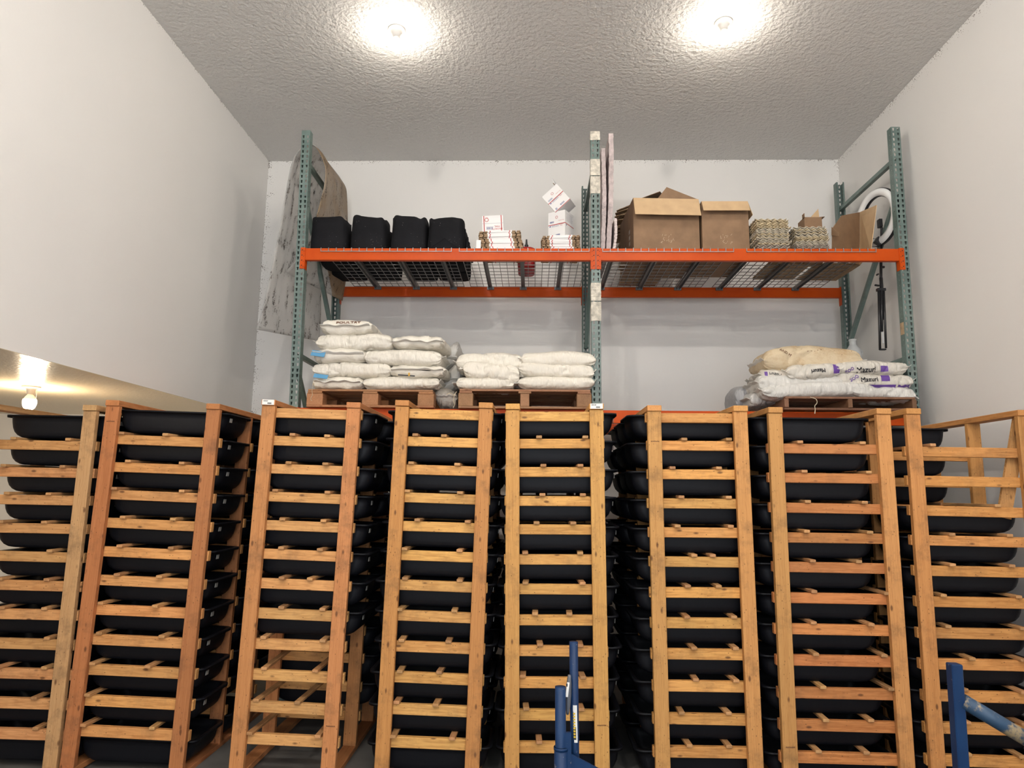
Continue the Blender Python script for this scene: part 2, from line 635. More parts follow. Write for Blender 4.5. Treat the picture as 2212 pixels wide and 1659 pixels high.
RACKS = [
    dict(n='far left rack', label='pale wooden tub rack cut off by the left edge of the photo', X=(None, -2.912, None, -2.93), w=.79,
         xc=85, ys=[951.4, 1010.4, 1069.9, 1131, 1192, 1254.7, 1317.2, 1381, 1445, 1509.6, 1576], top=873, col=(.60, .40, .20), scol=(.62, .36, .16),
         run=[(32, 153), (15, 139), (23, 111), (11, 97), (None, 110), (7, 107), (5, 94), (None, 101), (5, 101), (None, 76), (None, 78)], tx=P(8, 900, 4.55).x + .395, rows=3),
    dict(n='second rack from left', label='wide reddish wooden tub rack, second from the left', X=(-2.851, -2.077, -2.908, -2.137), w=None,
         xc=345, ys=[941.8, 1001.3, 1061.5, 1122.8, 1185, 1247, 1311, 1375.4, 1440.8, 1507.6, 1574.7], top=868, col=(.46, .205, .085), scol=(.64, .36, .14),
         run=[(266, 365), (278, 395), (252, 396), (272, 373), (262, 375), (252, 347), (222, 344), (213, 353), (203, 322), (197, None), (187, 326)], tx=None, rows=3),
    dict(n='third rack from left', label='wooden tub rack with a white sticker at its top left and three empty bottom levels', X=(-1.797, -1.138, -1.85, -1.193), w=None,
         xc=660, ys=[883.5, 943.3, 1003.8, 1064.8, 1126.6, 1188.9, 1252.3, 1317.7, 1383.5, 1450.6, 1519.7, 1589.4], top=866, col=(.53, .265, .115), scol=(.66, .40, .165),
         run=[None, (632, 707), (626, 710), (594, 710), (608, 701), (605, 695), (612, 675), (604, 694), (567, 697), (567, 682), (556, 646), (546, 688)], tx=None, rows=3, empty=(8, 9, 10)),
    dict(n='fourth rack from left', label='golden wooden tub rack fourth from the left, left of the blue pipes', X=(-.899, -.268, -.957, -.303), w=None,
         xc=958, ys=[885, 944.6, 1005.3, 1066, 1128, 1191.4, 1255.7, 1321.8, 1388, 1455, 1524, 1595.7], top=867, col=(.58, .31, .11), scol=(.66, .41, .145),
         run=[None, (897, 963), (889, 992), (882, 994), (906, 1014), (877, 996), (872, 992), (868, 979), (865, 967), (862, 953), (857, 944), (850, 981)], tx=None, rows=3),
    dict(n='fifth rack from left', label='golden wooden tub rack behind the blue pipes, white sticker at its top right', X=(-.173, .463, -.154, .485), w=None,
         xc=1199, ys=[889.4, 948, 1009, 1072, 1133, 1198, 1262, 1328.6, 1395.7, 1464, 1533.7, 1603.8], top=872, col=(.64, .385, .135), scol=(.66, .40, .135),
         run=[None, (1166, 1268), (1173, 1251), (1173, 1263), (1157, 1235), (1132, 1257), (1137, 1255), (1157, 1233), (1163, 1254), (1130, 1255), (1132, 1252), (1162, 1230)], tx=P(1332, 900, 4.55).x - .395, rows=3),
    dict(n='sixth rack from left', label='golden wooden tub rack sixth from the left, right of the blue pipes', X=(.749, 1.399, .762, 1.406), w=None,
         xc=1510, ys=[892.9, 952.6, 1014, 1076.8, 1139.7, 1203.4, 1269.2, 1335, 1402.5, 1471.6, 1542.5, 1614], top=876, col=(.62, .36, .13), scol=(.64, .37, .125),
         run=[None, (1481, 1574), (1456, 1553), (1474, 1576), (1462, 1578), (1498, 1539), (1483, 1555), (1483, 1587), (1496, 1589), (1506, 1584), (1474, 1569), (1486, 1573)], tx=P(1358, 900, 4.55).x + .395, rows=3),
    dict(n='seventh rack from left', label='wide wooden tub rack with reddish slats, second from the right', X=(1.524, 2.321, 1.533, 2.298), w=None,
         xc=1800, ys=[959, 1022.6, 1087.6, 1151.3, 1215.5, 1282.4, 1349.3, 1416.5, 1487, 1556.8, 1626.8], top=881, col=(.58, .32, .12), scol=(.53, .245, .09),
         run=[(1727, 1866), (1734, 1878), (1745, 1859), (1740, 1877), (1749, 1852), (1755, 1907), (1752, 1874), (1762, 1912), (1777, 1918), (1784, 1881), (1766, 1874)], tx=P(1885, 905, 4.55).x - .395, rows=3),
    dict(n='far right rack', label='wooden tub rack at the right edge with its three top levels open at the front', X=(2.413, 3.205, 2.397, 3.19), w=None,
         xc=2100, ys=[966.5, 1029.5, 1094.6, 1158.8, 1224, 1290.4, 1358, 1425.4, 1494, 1563.7, 1634], top=884, col=(.54, .29, .105), scol=(.60, .32, .11),
         run=[(2006, None), None, (2150, None), (2056, 2181), (2054, 2185), (2037, 2195), (2051, 2206), (2098, 2203), (2079, 2206), (2087, 2206), (2093, 2206)], tx=P(2203, 1010, 4.55).x - .395, rows=3, empty=(0, 1, 2)),
]


def vary(c, a=.10):
    k = 1 + random.uniform(-a, a)
    c = (c[0] * .97, c[1] * .855, c[2] * .77)
    return tuple(max(.02, x * k * (1 + random.uniform(-.04, .04))) for x in c)


M_sticker = plain('white_sticker', (.78, .77, .73), .5)
M_ink = plain('dark_ink', (.03, .028, .03), .6)
M_stamp = plain('lumber_stamp_ink', (.12, .045, .02), .8)
rack_objs = []
for ri, R in enumerate(RACKS):
    tl, tr, bl, br = R['X']
    if tl is None:
        tl, bl = tr - R['w'], br - R['w']
    W = ((tr - tl) + (br - bl)) / 2
    xt, xb = (tl + tr) / 2, (bl + br) / 2
    lean = math.atan2(xt - xb, 2.2)
    x0 = xb - math.tan(lean) * (HC - 1.68)          # centre at the floor
    ztop = P(R['xc'], R['top'], YR).z
    rk = thing('tub_rack', R['label'], 'rack', (x0, YR, 0), (0, lean, 0), 'wooden tub racks')
    D = 3 * SEC + PT
    hp = ztop - .038
    yp = [0, SEC, 2 * SEC, 3 * SEC]
    slat_up = {}
    for sgn in (-1, 1):
        for k, y in enumerate(yp):
            o = link('post', board(PW, PT, round(hp - .038, 2), WZ), rk, (sgn * (W / 2 - PW / 2), y + PT / 2, .038 + (hp - .038) / 2), color=vary(R['col']))
        link('top_board', board(PW + .004, D + .02, .038, WY), rk, (sgn * (W / 2 - PW / 2), D / 2, hp + .019), color=vary(R['col']))
        link('bottom_rail', board(PW, D + .04, .038, WY), rk, (sgn * (W / 2 - PW / 2), D / 2, .019), color=vary(R['col'], .05))
    zs = []
    for i, yv in enumerate(R['ys']):
        zt = P(R['xc'], yv, YR + PT).z + random.uniform(-.001, .001)
        zs.append(zt)
        for k, y in enumerate(yp):
            if k in (1, 2) or k == 0 or k == 3:
                dx = random.uniform(-.004, .004)
                link('slat', board(round(W + .012, 2), PT, SH_, WX), rk, (dx, y + PT + PT / 2, zt - SH_ / 2), (0, random.uniform(-.004, .004), 0), color=vary(R['scol']))
    # the runner sticks the tubs rest on
    RT = .019
    for i, pr in enumerate(R['run']):
        if pr is None:
            continue
        for k, px in enumerate(pr):
            if px is None:
                continue
            xw = P(px, R['ys'][i] - 4, YR + PT).x - (x0 + math.tan(lean) * zs[i])
            jut = random.uniform(.012, .04)
            L = SEC + .03 + jut
            link('runner', board(.038, round(L, 2), RT, WY), rk, (xw, PT - jut + L / 2, zs[i] + RT / 2), (0, 0, random.uniform(-.05, .05)), color=vary((.50, .31, .15), .2))
            if R['rows'] > 1 or i < 3:
                link('runner', board(.038, .5, RT, WY), rk, (xw + random.uniform(-.03, .03), SEC + PT + .012 + .25, zs[i] + RT / 2), color=vary((.42, .26, .13), .2))
            if R['rows'] > 2:
                link('runner', board(.038, .49, RT, WY), rk, (xw + random.uniform(-.03, .03), 2 * SEC + PT + .012 + .245, zs[i] + RT / 2), color=vary((.42, .26, .13), .2))
    # sticker and stamps on the end grain
    if ri in (2, 4):
        sx = -1 if ri == 2 else 1
        b = MB()
        b.box((sx * (W / 2 - PW / 2), -.0115, hp + .020), (.08, .003, .034))
        st = link('sticker', b.mesh('sticker', M_sticker), rk, label='white barcode sticker')
        b = MB()
        xs = sx * (W / 2 - PW / 2) - .032
        for q in range(9):
            b.box((xs + q * .0035, -.0135, hp + .028), (random.choice((.001, .002)), .001, .008))
        for q in range(6):
            b.box((xs + .030 + q * .0045, -.0135, hp + .013), (.003, .001, .009))
        link('barcode', b.mesh('barcode', M_ink), st)
    if ri in (1, 4, 5, 6, 2):
        b = MB()
        for q in range(7):
            b.box((-.024 + q * .008, 0, random.uniform(-.001, .001)), (.005, .001, .007))
        link('lumber_stamp', b.mesh('lumber_stamp', M_stamp), rk, ((W / 2 - PW / 2) * (1 if ri in (2, 4) else -1), -.0012, {1: 2.19, 4: .36, 5: 2.1, 6: .26, 2: .33}[ri]))
    # tubs
    top_slat = R['run'][0] is None and ri in (2, 3, 4, 5)
    lv = 0
    txr = R['tx']
    xc_t = {1: .02, 2: .035, 3: -.005}.get(ri, 0)
    if txr is not None:
        xc_t = txr - (x0 + math.tan(lean) * zs[1])
    nlev = len(zs) - (1 if top_slat else 0)
    for i in range(len(zs)):
        if top_slat and i == 0:
            continue
        od = ORD[lv] if lv < nlev - 1 else 'lowest slat'
        for row in range(3):
            if row >= R['rows']:
                continue
            if row == 0 and lv in R.get('empty', ()):
                continue
            xj = xc_t + random.uniform(-.012, .012) + (.0 if row == 0 else random.uniform(-.03, .02))
            if ri == 7 and row == 1:
                xj = P(2059, 940, 5.05).x - .395 - (x0 + math.tan(lean) * zs[i])
            yj = PT + .260 + row * SEC
            rn = ('front row', 'middle row', 'back row')[row]
            M = Matrix.Translation((x0, YR, 0)) @ Matrix.Rotation(lean, 4, 'Y') @ Matrix.Translation((xj, yj, zs[i] + RT + .001))
            t = bpy.data.objects.new('mixing_tub', TUB)
            COL.objects.link(t)
            t.matrix_world = M
            lvl = f'{od} level'
            tag(t, f'black plastic tub on the {lvl}, {rn}, of the {R["n"]}', 'tub', 'black tubs in the wooden racks')
            if row == 0 and ri < 5:
                link('sticker', TUB_TAG, t)
        lv += 1
    if ri != 2:
        for row in range(2):
            M = Matrix.Translation((x0, YR, 0)) @ Matrix.Rotation(lean, 4, 'Y') @ Matrix.Translation((xc_t, PT + .260 + row * SEC, .041))
            t = bpy.data.objects.new('mixing_tub', TUB)
            COL.objects.link(t)
            t.matrix_world = M
            tag(t, f'black plastic tub on the floor rails, {("front row", "middle row")[row]}, of the {R["n"]}', 'tub', 'black tubs in the wooden racks')
    rack_objs.append((rk, W, hp, x0, lean))

# leaning board inside the far right rack
rk, W, hp, x0, lean = rack_objs[7]
b = MB()
pa, pb = P(2199, 893, 4.56) - Vector((x0, YR, 0)), P(2164, 1118, 4.56) - Vector((x0, YR, 0))
b.bar(pa, pb, .020, .084, up=(1, 0, 0))
link('brace', b.mesh('brace', WZ), rk, color=(.50, .27, .10))

# ------------------------------------------------------------------ pallet rack
m, nt, b = newmat('green_rack_paint')
g = N(nt)
pos = g.n('ShaderNodeNewGeometry').outputs['Position']
c = g.ramp(g.noise(pos, 6, 5, .65), [(.35, (.10, .145, .132)), (.6, (.14, .195, .178)), (.78, (.24, .27, .245))])
g.l(c, b.inputs['Base Color'])
b.inputs['Roughness'].default_value = .42
M_green = m
m, nt, b = newmat('orange_beam_paint')
g = N(nt)
pos = g.n('ShaderNodeNewGeometry').outputs['Position']
c = g.ramp(g.noise(pos, 5, 4), [(.3, (.50, .060, .003)), (.7, (.56, .078, .005))])
g.l(c, b.inputs['Base Color'])
b.inputs['Roughness'].default_value = .40
b.inputs['Specular IOR Level'].default_value = .18
M_orange = m
M_dark = plain('slot_shadow', (.03, .02, .015), .8)
M_steel = plain('galvanised_steel', (.30, .29, .28), .45, .7)
M_chan = plain('grey_channel_steel', (.20, .195, .19), .5, .5)
UW, UD, YU, YUB = .084, .075, 6.10, 7.27
UX = [(-2.2027, -2.1625), (.579, .575), (3.3975, 3.371)]     # left, centre, right: x at the top and near the lower beams
UT = [3.42 + HC, 3.39 + HC, 3.434 + HC]


def post_mesh(h):
    b = MB()
    lv = []
    z = .03
    lv.append((0, .0060))
    while z + .035 < h:
        lv.append((z, .0062))
        lv.append((z + .029, .0095))
        z += .0508
    lv.append((h, .0095))

    def line(zz, hw):
        return [(-UW / 2, 0, zz), (-.021 - hw, 0, zz), (-.021 + hw, 0, zz), (.021 - hw, 0, zz), (.021 + hw, 0, zz), (UW / 2, 0, zz)]
    rows = [line(*q) for q in lv]
    for a in range(len(rows) - 1):
        hole = (a % 2 == 1) and a + 1 < len(rows) - 1
        for k in range(5):
            if hole and k in (1, 3):
                continue
            b.face([rows[a][k], rows[a][k + 1], rows[a + 1][k + 1], rows[a + 1][k]])
    for s in (-1, 1):
        x = s * UW / 2
        zc = [0]
        z = .05
        while z + .02 < h:
            zc += [z, z + .009]
            z += .0508
        zc.append(h)
        ys = [0, .032, .041, UD]
        for a in range(len(zc) - 1):
            for k in range(3):
                if a % 2 == 1 and k == 1 and a < len(zc) - 2:
                    continue
                b.face([(x, ys[k], zc[a]), (x, ys[k + 1], zc[a]), (x, ys[k + 1], zc[a + 1]), (x, ys[k], zc[a + 1])])
        b.face([(x, UD, 0), (x - s * .016, UD, 0), (x - s * .016, UD, h), (x, UD, h)])
    return b.mesh('upright_post', M_green, fix=True)


pr = thing('pallet_rack', 'tall pallet rack with green uprights and orange beams behind the wooden tub racks', 'rack', (UX[1][1], YU, 0))
PR0 = Vector((UX[1][1], YU, 0))
M_tape = plain('cracked_white_tape', (.56, .52, .44), .7, bump=.6, bscale=90, var=.35)
for fi, ((xt, xb), zt) in enumerate(zip(UX, UT)):
    lean = math.atan2(xt - xb, 2.67)
    xf = xb - math.tan(lean) * (.75 + HC)
    me = post_mesh(round(zt, 2))
    for back in (0, 1):
        o = link('upright_post', me, pr, Vector((xf, YUB if back else YU, 0)) - PR0 + Vector((0, UD if back else 0, 0)), (0, 0 if back else lean, PI if back else 0))
        if back:
            o.rotation_euler = (0, -lean, PI)
        mod(o, 'SOLIDIFY', thickness=.0025, offset=-1 if True else 0)
        b = MB()
        b.box((0, 0, .006), (.14, .13, .012))
        link('foot_plate', b.mesh('foot_plate', M_green), o, (0, .04, 0))

    def fx(z):
        return xf + math.tan(lean) * z
    y0, y1 = YU + .05, YUB + .03
    for za, zb in ((3.12, 3.12), (2.78, 1.55), (1.22, 1.22), (1.1, -.2), (-.3, -.3)):
        za += HC
        zb += HC
        b = MB()
        pa, pb = Vector((fx(za), y0, za)), Vector((fx(zb), y1, zb))
        d = (pb - pa).normalized()
        up = Vector((1, 0, 0))
        nrm = d.cross(up).normalized()
        # open C channel facing down
        for off, wx, wy in ((nrm * .019, .036, .003), (up * .0175, .003, .04), (-up * .0175, .003, .04)):
            b.bar(pa + off, pb + off, wx, wy, up=nrm)
        link('brace', b.mesh('brace', M_green, origin=PR0), pr)
    if fi == 1:
        for ya, yb in ((284, 303), (344, 379), (381, 418), (611, 650), (652, 693)):
            z1, z0 = P(1285, ya, YU).z, P(1285, yb, YU).z
            b = MB()
            zz = z0
            k = 0
            rows = []
            while True:
                t = min(zz, z1)
                jw = random.uniform(-.0008, .0015)
                ex = UW / 2 + .003 + jw
                cx_ = fx(t)
                rows.append([(cx_ - ex, YU + UD, t), (cx_ - ex, YU - .004 - jw, t), (cx_, YU - .005 - jw, t), (cx_ + ex, YU - .004 - jw, t), (cx_ + ex, YU + UD, t)])
                if t >= z1:
                    break
                zz += .012
            b.grid(rows)
            o = link('tape_wrap', b.mesh('tape_wrap', M_tape, origin=PR0), pr, label='cracked white tape wrap')
            mod(o, 'SOLIDIFY', thickness=.002)
    if fi == 2:
        z1, z0 = P(1945, 695, YU).z, P(1945, 721, YU).z
        b = MB()
        b.box((fx(z0) - UW / 2 - .002, YU + .035, (z0 + z1) / 2), (.003, .055, z1 - z0))
        link('tape_patch', b.mesh('tape_patch', plain('tan_tape', (.42, .30, .18), .6, var=.3, bscale=80)), pr, -PR0, label='torn tan tape')

BH, BD = .115, .045
ZB1, ZB2 = 2.23 + HC, .722 + HC
conn_m = {}
for lvl, zt in enumerate((ZB1, ZB2)):
    for bay in (0, 1):
        def ux(f, z):
            (xt, xb) = UX[f]
            ln = math.atan2(xt - xb, 2.67)
            return xb + math.tan(ln) * (z - .75 - HC)
        xa, xb_ = ux(bay, zt) + UW / 2 + .003, ux(bay + 1, zt) - UW / 2 - .003
        for back in (0, 1):
            yb = YU - .008 if not back else YUB + .008
            sg = 1 if not back else 1
            z0 = zt - BH + (0 if not back else -.0)
            yc = (YU + .022) if not back else (YUB + UD - .022)
            b = MB()
            # stepped section: the wire deck rests in the step
            prof = [(-BD / 2, 0), (BD / 2, 0), (BD / 2, BH - .03), (.004, BH - .03), (.004, BH), (-BD / 2, BH)]
            if back:
                prof = [(-y, z) for y, z in reversed(prof)]
            rows = [[(x, yc + y, z0 + z) for y, z in prof] for x in (xa, xb_)]
            i0, n = b.grid(rows, 0, True)
            b.cap(i0, n, 0, True)
            b.cap(i0 + n, n)
            cxm = (xa + xb_) / 2
            o = link('beam', b.mesh('beam', M_orange, origin=(cxm, yc, z0), fix=True, bevel=.003), pr, Vector((cxm, yc, z0)) - PR0)
            for s, xe in ((-1, xa), (1, xb_)):
                b = MB()
                fy = (YU - .0055) if not back else (YUB + UD + .0055)
                hgt = .205
                b.box((xe + s * .021, fy, zt + .004 - hgt / 2), (.042, .005, hgt))
                b.box((xe - s * .0005, fy + (.03 if not back else -.03), zt + .004 - hgt / 2), (.005, .06, hgt))
                for q in range(4):
                    zq = zt - .02 - q * .05
                    b.box((xe + s * .026, fy - (.003 if not back else -.003), zq), (.007, .002, .012), 1, Matrix.Rotation(.5, 3, 'Y'))
                    b.box((xe + s * .010, fy - (.003 if not back else -.003), zq - .01), (.005, .002, .007), 1)
                link('connector', b.mesh('connector', [M_orange, M_dark], origin=(cxm, yc, z0)), o)

# ------------------------------------------------------------------ wire decks
deck_x = [(-1.99, -.764), (-.69, .515), (.64, 1.84), (1.96, 3.13)]
deck_lab = ['wire mesh deck under the black fabric pots, left end of the upper shelf', 'wire mesh deck under the white postal boxes, left of the centre upright',
            'wire mesh deck under the large open cardboard box, right of the centre upright', 'wire mesh deck under the egg trays, right end of the upper shelf']
DZ = ZB1 + .004                                             # top of the wires
chx = [(-1.72, -1.29, -.88), (-.47, -.11, .27), (.745, 1.16, 1.58), (2.03, 2.44, 2.85)]
for (xa, xb_), lb, cxs in zip(deck_x, deck_lab, chx):
    xm = (xa + xb_) / 2
    t = thing('wire_deck', lb, 'shelf deck', (xm, 6.7, ZB1), group='wire decks of the upper shelf')
    b = MB()
    r = .0055
    n = round((xb_ - xa) / .071)
    ya, yb = YU - .006, YUB + UD + .004
    for k in range(n + 1):
        x = xa + (xb_ - xa) * k / n - xm
        b.box((x, (ya + yb) / 2 - 6.7, .002), (r, yb - ya, r))
        b.box((x, ya - 6.7 - .001, -.016), (r, r, .04))
    ny = 11
    for k in range(ny + 1):
        y = ya + .05 + (yb - ya - .1) * k / ny - 6.7
        b.box((0, y, -.003), (xb_ - xa, r, r))
    b.box((0, ya - 6.7 - .005, -.034), (xb_ - xa, r, r))
    link('wire_grid', b.mesh('wire_grid', M_steel), t)
    for cx_ in cxs:
        b = MB()
        for dx, dz, wx, wz in ((0, -.012, .04, .003), (-.0185, -.025, .003, .026), (.0185, -.025, .003, .026)):
            b.box((cx_ - xm + dx, 6.72 - 6.7, dz), (wx, 1.19, wz))
        b.box((cx_ - xm, 7.29 - 6.7, -.027), (.075, .02, .03))
        link('channel', b.mesh('channel', M_chan), t)

# ------------------------------------------------------------------ dirty plastic sheet over the left frame
m, nt, b = newmat('dirty_plastic_sheet')
g = N(nt)
tc = g.n('ShaderNodeTexCoord').outputs['Object']
mpn = g.n('ShaderNodeMapping')
mpn.inputs['Scale'].default_value = (9, 9, 4)
g.l(tc, mpn.inputs[0])
d1 = g.ramp(g.noise(mpn.outputs[0], 1.6, 6, .75), [(.52, (0, 0, 0)), (.60, (1, 1, 1))])
d2 = g.noise(tc, 60, 3, .7)
dm = g.math('MULTIPLY', d1, g.ramp(d2, [(.46, (0, 0, 0)), (.52, (1, 1, 1))]))
sep = g.n('ShaderNodeSeparateXYZ')
g.l(tc, sep.inputs[0])
br = g.math('MULTIPLY', g.math('GREATER_THAN', sep.outputs[0], .035), g.ramp(g.noise(tc, 3, 5, .7), [(.2, (.5, .5, .5)), (.6, (1, 1, 1))]))
cc = g.mix(br, (.74, .73, .71), (.40, .29, .18))
cc = g.mix(g.math('MULTIPLY', dm, .88), cc, (.06, .038, .026))
g.l(cc, b.inputs['Base Color'])
b.inputs['Roughness'].default_value = .38
tr = g.n('ShaderNodeBsdfTransparent')
tl_ = g.n('ShaderNodeBsdfTranslucent')
g.l(cc, tl_.inputs['Color'])
mx1 = g.n('ShaderNodeMixShader')
mx1.inputs[0].default_value = .45
g.l(b.outputs[0], mx1.inputs[1])
g.l(tl_.outputs[0], mx1.inputs[2])
mx2 = g.n('ShaderNodeMixShader')
g.l(g.math('MULTIPLY', g.math('SUBTRACT', 1, g.math('MAXIMUM', dm, br)), .35), mx2.inputs[0])
g.l(mx1.outputs[0], mx2.inputs[1])
g.l(tr.outputs[0], mx2.inputs[2])
g.l(mx2.outputs[0], nt.nodes['Material Output'].inputs[0])
M_sheet = m
# cross-section of the drape at the front and at the back, outer hem -> over the brace -> inner hem
front = [(553, 712, 6.28), (566, 670, 6.27), (584, 590, 6.25), (602, 500, 6.24), (616, 420, 6.23), (630, 352, 6.22), (648, 322, 6.22), (674, 311, 6.22), (691, 330, 6.23), (703, 362, 6.24), (702, 395, 6.24), (694, 430, 6.25), (684, 468, 6.26), (672, 510, 6.28), (648, 552, 6.3), (617, 588, 6.32)]
backp = [(690, 737, 7.22), (692, 690, 7.22), (694, 620, 7.21), (697, 560, 7.21), (700, 500, 7.2), (706, 440, 7.2), (714, 395, 7.2), (727, 376, 7.2), (740, 392, 7.2), (748, 408, 7.2), (750, 432, 7.2), (751, 460, 7.2), (752, 500, 7.2), (752, 545, 7.2), (748, 600, 7.2), (740, 650, 7.2)]
b = MB()
fr, bk = [P(*q) for q in front], [P(*q) for q in backp]


def dense(pts, n):
    out = []
    for i in range(len(pts) - 1):
        p0 = pts[max(i - 1, 0)]
        p1, p2 = pts[i], pts[i + 1]
        p3 = pts[min(i + 2, len(pts) - 1)]
        for k in range(n):
            t = k / n
            out.append(.5 * ((2 * p1) + (-p0 + p2) * t + (2 * p0 - 5 * p1 + 4 * p2 - p3) * t * t + (-p0 + 3 * p1 - 3 * p2 + p3) * t ** 3))
    out.append(pts[-1])
    return out


fr, bk = dense(fr, 4), dense(bk, 4)
rows = []
for k in range(25):
    t = k / 24
    row = []
    for i, (p, q) in enumerate(zip(fr, bk)):
        v = p.lerp(q, t)
        nz = noise.noise(Vector((v.x * 3, v.y * 2.2, v.z * 1.6)))
        v = v + Vector((nz * .022 * math.sin(PI * min(1, t * 3)), 0, 0))
        row.append(v)
    rows.append(row)
b.grid(rows)
cS = Vector((-2.18, 6.7, 3.1 + HC))
o = link('plastic_sheet', b.mesh('plastic_sheet', M_sheet, True, origin=cS), None, cS)
tag(o, 'dirty translucent plastic sheet draped over the top of the left green upright frame', 'sheet')
mod(o, 'SOLIDIFY', thickness=.004)
b = MB()
for tt in (.03, .05):
    q = fr[1].lerp(bk[1], tt)
    b.tube(q + Vector((-.002, -.004, 0)), q + Vector((-.002, .004, 0)), .008, 8)
link('grommet', b.mesh('grommet', M_ink, origin=cS), o)

# ------------------------------------------------------------------ upper shelf, left bay: fabric pots
m, nt, b = newmat('black_felt')
g = N(nt)
tc = g.n('ShaderNodeTexCoord').outputs['Object']
f = g.noise(tc, 120, 3)
c = g.ramp(g.noise(tc, 4, 4), [(.3, (.007, .007, .0085)), (.75, (.014, .014, .0165))])
vo = g.n('ShaderNodeTexVoronoi')
vo.inputs['Scale'].default_value = 45
g.l(tc, vo.inputs['Vector'])
lint = g.math('MULTIPLY', g.math('LESS_THAN', vo.outputs['Distance'], .10), g.math('GREATER_THAN', g.noise(tc, 7, 2), .58))
g.l(g.mix(lint, c, (.25, .24, .23)), b.inputs['Base Color'])
b.inputs['Roughness'].default_value = .9
b.inputs['Specular IOR Level'].default_value = .15
g.bump(f, .3, .003, b)
M_felt = m


def fabric_pot(seed, rx_=.170, ry_=.16, h=.335):
    b = MB()
    n = 56
    rng = random.Random(seed)
    ph = rng.uniform(0, 6)

    def ring(k, z, top):
        out = []
        for i in range(n):
            a = 2 * PI * i / n
            c, s = math.cos(a), math.sin(a)
            ex = .46
            x = rx_ * k * math.copysign(abs(c) ** ex, c)
            y = ry_ * k * math.copysign(abs(s) ** ex, s)
            w = noise.noise(Vector((c * 1.6 + seed * 7, s * 1.6, z * 5))) * .012 + noise.noise(Vector((c * 4, s * 4 + seed * 3, z * 9))) * .005
            zz = z + top * (noise.noise(Vector((c * 1.3 + seed * 5, s * 1.3, 2))) * .035 + .009 * math.sin(2 * a + ph))
            out.append((x * (1 + w * 4), y * (1 + w * 4), zz))
        return out
    rows = [ring(.93, 0, 0), ring(.985, .004, 0), ring(1.0, .02, 0), ring(1.02, h * .25, 0), ring(1.0, h * .55, .15), ring(.98, h * .8, .5), ring(.97, h, 1), ring(.94, h + .001, 1), ring(.93, h * .8, .5), ring(.9, h * .3, 0), ring(.7, .03, 0)]
    i0, nn = b.grid(rows, 0, True)
    b.cap(i0, nn, 0, True)
    b.cap(i0 + nn * (len(rows) - 1), nn)
    return b.mesh('fabric_pot', M_felt, True)


pots = [(717, 6.32, 'first of the front four, beside the left upright'), (802, 6.33, 'second from the left along the shelf front'),
        (887, 6.32, 'third from the left along the shelf front'), (966, 6.33, 'fourth along the shelf front, folded triangle at its foot')]
potm = [fabric_pot(k + 1) for k in range(4)]
for k, (px, Y, lb) in enumerate(pots):
    x = (P(px, 500, Y).x)
    o = link('fabric_pot', potm[k], None, (x, Y, DZ + .001))
    tag(o, 'black fabric grow pot, ' + lb, 'grow pot', 'black fabric pots on the upper shelf')
    b = MB()
    for q in range(2 if k < 3 else 1):
        zz = .29 - .0 * q
    for q in range(40):
        a = PI + PI * q / 40
    if k == 3:
        b = MB()
        pts = [(-.135, -.002), (-.10, .02), (0, .105), (.10, .02), (.13, -.002)]
        hh = [(-.14, .012), (0, .115), (.14, .012)]
        for (xa, za), (xc2, zc2) in zip(hh[:-1], hh[1:]):
            b.bar((xa, -.178, za), (xc2, -.182, zc2), .004, .005)
        link('fold', b.mesh('fold', M_felt), o)
for row, (Y, rn) in enumerate(((6.665, 'middle'), (7.0, 'back'))):
    for k in range(4):
        x = P(pots[k][0], 500, pots[k][1]).x + (.01 if row else -.008) * (1 - k % 2)
        o = link('fabric_pot', potm[(k + 2 + row) % 4], None, (x, Y, DZ + .001), (0, 0, PI * k))
        tag(o, 'black fabric grow pot in the %s row, behind the %s front pot' % (rn, ('first', 'second', 'third', 'fourth')[k]), 'grow pot', 'black fabric pots on the upper shelf')
# folded pots stepped to the right of the fourth
for k, (px, hgt) in enumerate(((1008, .26), (1014, .17), (1020, .075))):
    xx = P(px, 500, 6.40).x
    b = MB()
    n = 14
    rows = []
    for a in range(n + 1):
        t = a / n
        z = hgt * t
        row = []
        for q in range(9):
            y = -.13 + .26 * q / 8
            row.append((.006 * math.sin(q * 1.3 + k) + .01 * noise.noise(Vector((k, y * 9, z * 9))) - .012 * t, y, z))
        rows.append(row)
    b.grid(rows)
    o = link('folded_fabric_pot', b.mesh('folded_fabric_pot', M_felt, True), None, (xx - .004, 6.40, DZ + .001))
    mod(o, 'SOLIDIFY', thickness=.02, offset=0)
    tag(o, 'folded black fabric pot standing right of the fourth pot, %s of three' % ('tallest', 'middle height', 'lowest')[k], 'grow pot', 'folded black fabric pots')

# ------------------------------------------------------------------ postal boxes
M_whitebox = plain('white_card', (.74, .73, .72), .5)
M_red = plain('postal_red', (.42, .035, .03), .5)
M_kraft = plain('kraft_card_shaded', (.235, .14, .076), .75, var=.12, bscale=40)  # card colour darkened to carry the shade on the box faces
M_kraftd = plain('kraft_card_edge', (.30, .20, .115), .85, var=.25, bscale=120)
M_kraftl = plain('kraft_card_lit', (.50, .345, .195), .75, var=.08, bscale=40)  # lighter copy of the card, light on flaps and panels put into the colour
M_blue = plain('postal_blue', (.025, .05, .22), .5)
M_grayprint = plain('grey_print', (.36, .36, .40), .6)


